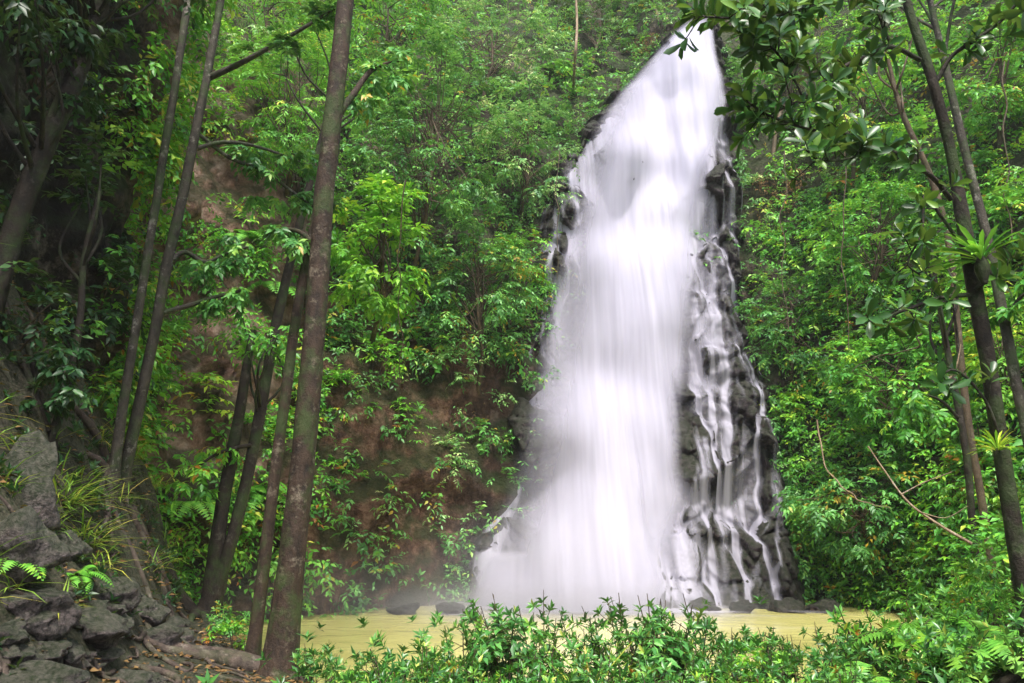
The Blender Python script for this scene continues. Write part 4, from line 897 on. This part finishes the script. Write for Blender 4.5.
def rock_edge():
    r = np.random.default_rng(55); n = 5200; i = r.integers(1, len(fx) - 1, n); j = r.integers(12, len(fz) - 1, n); e = edge[i, j]; p = np.stack([FX[i, j], FY[i, j], FZ[i, j]], -1)
    k_ = (e > .04) & (e < 1.0) & (fbm(p * .8 + 13, 3) > -.18 - .5 * np.clip(e, 0, 1)); p = p[k_]; m = len(p); d = norm(np.array([0, -.7, .15]) + r.normal(0, .6, (m * 5, 3)))
    vv = np.repeat(np.clip(.45 + .3 * fbm(p * .8, 3), .05, .9), 5)
    return sprays(np.repeat(p, 5, 0) + r.normal(0, .1, (m * 5, 3)) + np.array([0, -.1, 0]), d, .34 * r.uniform(.6, 1.2, m * 5), r, 6, .13, .42, .45, vbase=vv[:, None])
kind(obj('ledge_undergrowth', rock_edge(), M_MID), 'stuff')

# ------------------------------------------------------------------ near bank
def bank_cover():
    r = np.random.default_rng(31); n = 1500
    x = r.uniform(-1.6, 7.5, n); y = r.uniform(4.0, 11.5, n); z = ground_z(x, y); k_ = (y < shore(x) - .1) & (z > .15) & (fbm(np.stack([x, y, 0 * x], -1) * 1.1, 3) > -.12); x, y, z = x[k_], y[k_], z[k_]
    h = r.uniform(.3, .75, len(x)); tip = np.stack([x, y, z + h], -1); T = np.stack([r.normal(0, .3, len(x)), r.normal(0, .3, len(x)), 1 + 0 * x], -1)
    tip = np.concatenate([tip, tip + r.normal(0, .12, tip.shape), tip + r.normal(0, .12, tip.shape)]); T = np.concatenate([T, T + r.normal(0, .4, T.shape), T + r.normal(0, .4, T.shape)])
    return rosettes(tip, T, r, 9, .08, .34, 1.2, 1, .45, .4)
kind(obj('bank_undergrowth', bank_cover(), M_BANK), 'stuff')
rb = np.random.default_rng(41)
BS = [('leafy shrub over the grey water right of the thickest trunk', [(325, 655, 8.6), (352, 662, 8.2)], 'shrubs by the thickest trunk'),
      ('shrub of the row in front of the yellow water left of the fall foot', [(388, 660, 7.9), (420, 652, 7.6), (455, 655, 7.3)], 'shrubs left of the fall foot'),
      ('taller shrub standing before the white foot of the fall', [(492, 640, 7.3), (530, 648, 7.1), (570, 644, 7.4), (608, 640, 7.2), (640, 648, 7.0), (672, 634, 7.4)], 'shrubs before the fall foot'),
      ('shrub in front of the rock cascade at the fall right foot', [(700, 636, 7.2), (735, 640, 7.0), (765, 648, 7.3)], 'shrubs before the rock cascade'),
      ('shrub of the row in front of the yellow water below the right slope', [(800, 650, 7.2), (835, 645, 7.5), (868, 650, 7.6)], 'shrubs below the right slope'),
      ('bright shrub rising on the right bank beside the right-hand trunk', [(905, 630, 8.0), (945, 622, 8.2), (985, 618, 8.0), (1015, 640, 7.4), (925, 660, 7.0), (970, 665, 6.8)], 'shrubs on the right bank')]
for lb, pts, gp in BS:
    for px, py, Y in pts:
        p = P(px, py, Y); g0 = gz(p[0], p[1]); top = P(px, py - 22 - rb.uniform(0, 10), Y)[2]
        s = np.clip((top - g0) / 1.12, .45, 1.25) * rb.uniform(.8, 1.3) * (.66 if px < 470 else .98); place('bank_shrub', (p[0], p[1], g0), s, lb, 2 if px > 890 else int(rb.integers(2)), gp)
for kd, px, py, Y, sz, v, lb in (('fern', 365, 668, 7.6, .5, 0, 'small fern at the left end of the bank shrubs'), ('sapling', 512, 655, 6.9, .55, 1, 'leafy sapling poking above the shrubs before the left of the fall foot'), ('sapling', 655, 655, 6.8, .55, 1, 'leafy sapling poking above the shrubs before the right of the fall foot'),
        ('grass_tuft', 585, 668, 6.6, 1.0, 0, 'grass tuft among the shrubs before the middle of the fall foot'), ('fern', 850, 660, 7.0, .7, 1, 'fern among the shrubs in front of the right end of the yellow water'), ('fern', 915, 640, 7.4, .9, 0, 'bright fern on the right bank nearest the water'), ('fern', 990, 650, 6.8, .9, 1, 'bright fern on the right bank below the right-hand trunk'),
        ('big_leaf_plant', 945, 655, 7.0, .55, 2, 'yellow green big leaved plant low on the right bank'), ('bush', 760, 672, 6.6, .5, 2, 'yellowish low bush among the shrubs before the rock cascade'), ('bush', 440, 676, 6.8, .42, 1, 'dark low bush among the shrubs left of the fall foot'), ('grass_tuft', 705, 672, 6.5, .9, 1, 'grass tuft among the shrubs before the rock cascade')):
    p = P(px, py, Y); place(kd, (p[0], p[1], gz(p[0], p[1]) + (.25 if kd in ('fern', 'grass_tuft') else 0)), sz, lb, v)
for i, (px, Y) in enumerate(zip(np.linspace(400, 860, 14), [6.2, 5.6] * 7)):
    p = P(px + rb.uniform(-12, 12), 683, Y); g0 = gz(p[0], p[1]); top = P(px, 650, Y)[2]
    place('bank_shrub', (p[0], p[1], g0), np.clip((top - g0) * .9, .45, 1.1), 'shrub of the nearest row along the bottom edge of the picture', int(rb.integers(3)), 'shrubs along the bottom edge')
for px, py, Y, s, lb in ((900, 600, 9.6, .9, 'bright bush on the right bank under the low spreading bush'), (955, 592, 9.4, .9, 'bright bush at the foot of the thin dark stem'), (1012, 590, 8.6, .8, 'bright bush at the right frame edge by the right-hand trunk base')):
    p = P(px, py, Y); place('bush', (p[0], p[1], gz(p[0], p[1])), s, lb, 0)

# ------------------------------------------------------------------ rocks on the left bank
bm = bmesh.new(); bmesh.ops.create_icosphere(bm, subdivisions=4, radius=1); ICO_V = np.array([v.co[:] for v in bm.verts]); ICO_F = np.array([[v.index for v in f.verts] for f in bm.faces]); bm.free()
def rock(c, ax, seed, rz=0.0, rough=.32):
    r = np.random.default_rng(seed); nl = runit(13, r); dl = r.uniform(.62, 1.0, 13)
    dots = ICO_V @ nl.T; rad = np.min(np.where(dots > .08, dl / np.maximum(dots, .08), 9), axis=1); rad = np.minimum(rad, 1.25)
    rad = rad * (1 + rough * fbm(ICO_V * 2.2 + seed, 4) + .13 * fbm(ICO_V * 4.5 + seed, 5, .68)); v = ICO_V * rad[:, None] * np.asarray(ax)
    ca, sa = math.cos(rz), math.sin(rz); v = np.stack([v[:, 0] * ca - v[:, 1] * sa, v[:, 0] * sa + v[:, 1] * ca, v[:, 2]], -1)
    return Geo().add(v + np.asarray(c), [ICO_F])
RK = [(20, 470, (.28, .36, .5), 'tall craggy rock at the left frame edge above the slope'), (60, 545, (.26, .26, .2), 'angular dark rock below the long grass tuft'), (28, 600, (.32, .3, .2), 'broad pale faced rock low on the left slope'),
      (112, 585, (.32, .3, .2), 'blocky rock at the foot of the crossing grey trunks'), (140, 606, (.26, .24, .18), 'pale streaked rock between the grey trunks and the path'), (150, 636, (.26, .24, .2), 'round dark boulder in the middle of the path'),
      (172, 622, (.30, .2, .12), 'flat topped reddish stone beside the forked tree'), (185, 640, (.2, .2, .14), 'dark stone touching the forked tree base'), (20, 672, (.34, .26, .15), 'big dark mossy boulder in the bottom left corner'), (140, 678, (.24, .2, .13), 'pale stone on the path near the bottom edge'),
      (85, 618, (.3, .28, .18), 'flat stone among roots on the upper path'), (262, 690, (.38, .25, .12), 'flat mossy stone below the thickest trunk at the bottom edge'), (10, 540, (.3, .34, .3), 'rugged rock at the left frame edge under the tall craggy rock')]
for i, (px, py, ax, lb) in enumerate(RK):
    p, n_ = hit(px, py); tag(obj('boulder', rock(p - np.array([0, 0, ax[2] * .35]), ax, 60 + i, rk.uniform(0, 3)), M_STONE), lb, 'rock')
for i in range(40):
    px, py = rk.uniform(0, 250), rk.uniform(600, 683); p, n_ = hit(px, py); s = rk.uniform(.04, .12)
    tag(obj('pebble', rock(p, (s * 1.4, s * 1.1, s * .7), 200 + i, rk.uniform(0, 3)), M_STONE), 'small grey loose stone lying on the rooty path', 'stone', 'loose stones on the path')
# surface roots crossing the path
for i in range(48):
    px, py = rk.uniform(-20, 215), rk.uniform(588, 682); p, _ = hit(px, py); h = rk.normal(-.55, .35); c = []; x, y = p[0], p[1]; ln = rk.uniform(.8, 2.4)
    for s_ in range(9):
        h += rk.normal(0, .42); x += math.cos(h) * ln / 9; y += math.sin(h) * ln / 9; c.append((x, y, gz(x, y) + .005 + .025 * math.sin(s_ * 1.3)))
    rad_ = rk.uniform(.012, .038); tag(obj('surface_root', tube(c, np.linspace(rad_, rad_ * .45, 9), 7, .12, sub=3), B_ROOT), 'weathered grey root snaking over the dirt path', 'root', 'roots across the path')

# leaf litter and seedlings on the left bank, uncounted
def left_scatter(n, seed):
    r = np.random.default_rng(seed); x = r.uniform(-7.2, -1.8, n); y = r.uniform(4.5, 12.5, n); z = ground_z(x, y); k_ = (y < shore(x) - .2)
    return np.stack([x, y, z], -1)[k_], r
p_, r_ = left_scatter(5000, 71); n_ = len(p_)
kind(obj('leaf_litter', leaves(p_ + UP * .015, np.concatenate([r_.normal(size=(n_, 2)), np.full((n_, 1), .1)], 1), UP + r_.normal(0, .35, (n_, 3)), r_.uniform(.05, .12, n_), .04, np.clip(r_.normal(.4, .25, n_), 0, 1), 1), M_DRY), 'stuff')
p_, r_ = left_scatter(1500, 72); p_ = p_[(p_[:, 2] > 1.0) & (fbm(p_ * 1.2, 3) > -.05)]; n_ = len(p_)
kind(obj('bank_seedlings', rosettes(p_ + UP * .10, UP + r_.normal(0, .35, (n_, 3)), r_, 7, .10, .35, 1.2, 1, .4, .4), M_DARK), 'stuff')
p_, r_ = left_scatter(420, 73); p_ = p_[(p_[:, 2] > 1.3) & (fbm(p_ * .9 + 4, 3) > .0)]; n_ = len(p_) * 14
pp_ = np.repeat(p_, 14, 0) + r_.normal(0, .05, (n_, 3)) * np.array([1, 1, .2]); a_ = r_.uniform(0, 6.28, n_); e_ = r_.uniform(.4, 1.4, n_)
kind(obj('slope_grass', leaves(pp_, np.stack([np.cos(a_) * np.cos(e_), np.sin(a_) * np.cos(e_), np.sin(e_)], -1), UP + .2 * np.stack([np.cos(a_), np.sin(a_), 0 * a_], -1), r_.uniform(.2, .5, n_), .014, np.clip(r_.normal(.5, .22, n_), 0, 1), 2, .7, .2), M_GRASS), 'stuff')

# rocks standing in the pool at the foot of the fall
for i, (px, py, ax, lb) in enumerate([(702, 604, (.34, .3, .24), 'rounded wet rock in the spray at the right of the fall foot'), (742, 606, (.3, .28, .2), 'dark wet rock at the water line under the rock cascade'), (786, 606, (.34, .3, .28), 'angular dark rock in the pool below the right end of the rock cascade'),
                                      (822, 610, (.45, .35, .22), 'low dark rock at the pool edge under the right slope'), (452, 606, (.4, .35, .2), 'dark rock at the water line left of the fall foot'), (405, 604, (.35, .3, .2), 'low rock at the foot of the brown wall by the pool')]):
    p = P(px, py, 18.6); tag(obj('boulder', rock((p[0], 18.6 if px > 500 else 18.3, .02), ax, 400 + i, i * 1.3), M_WET), lb, 'rock')
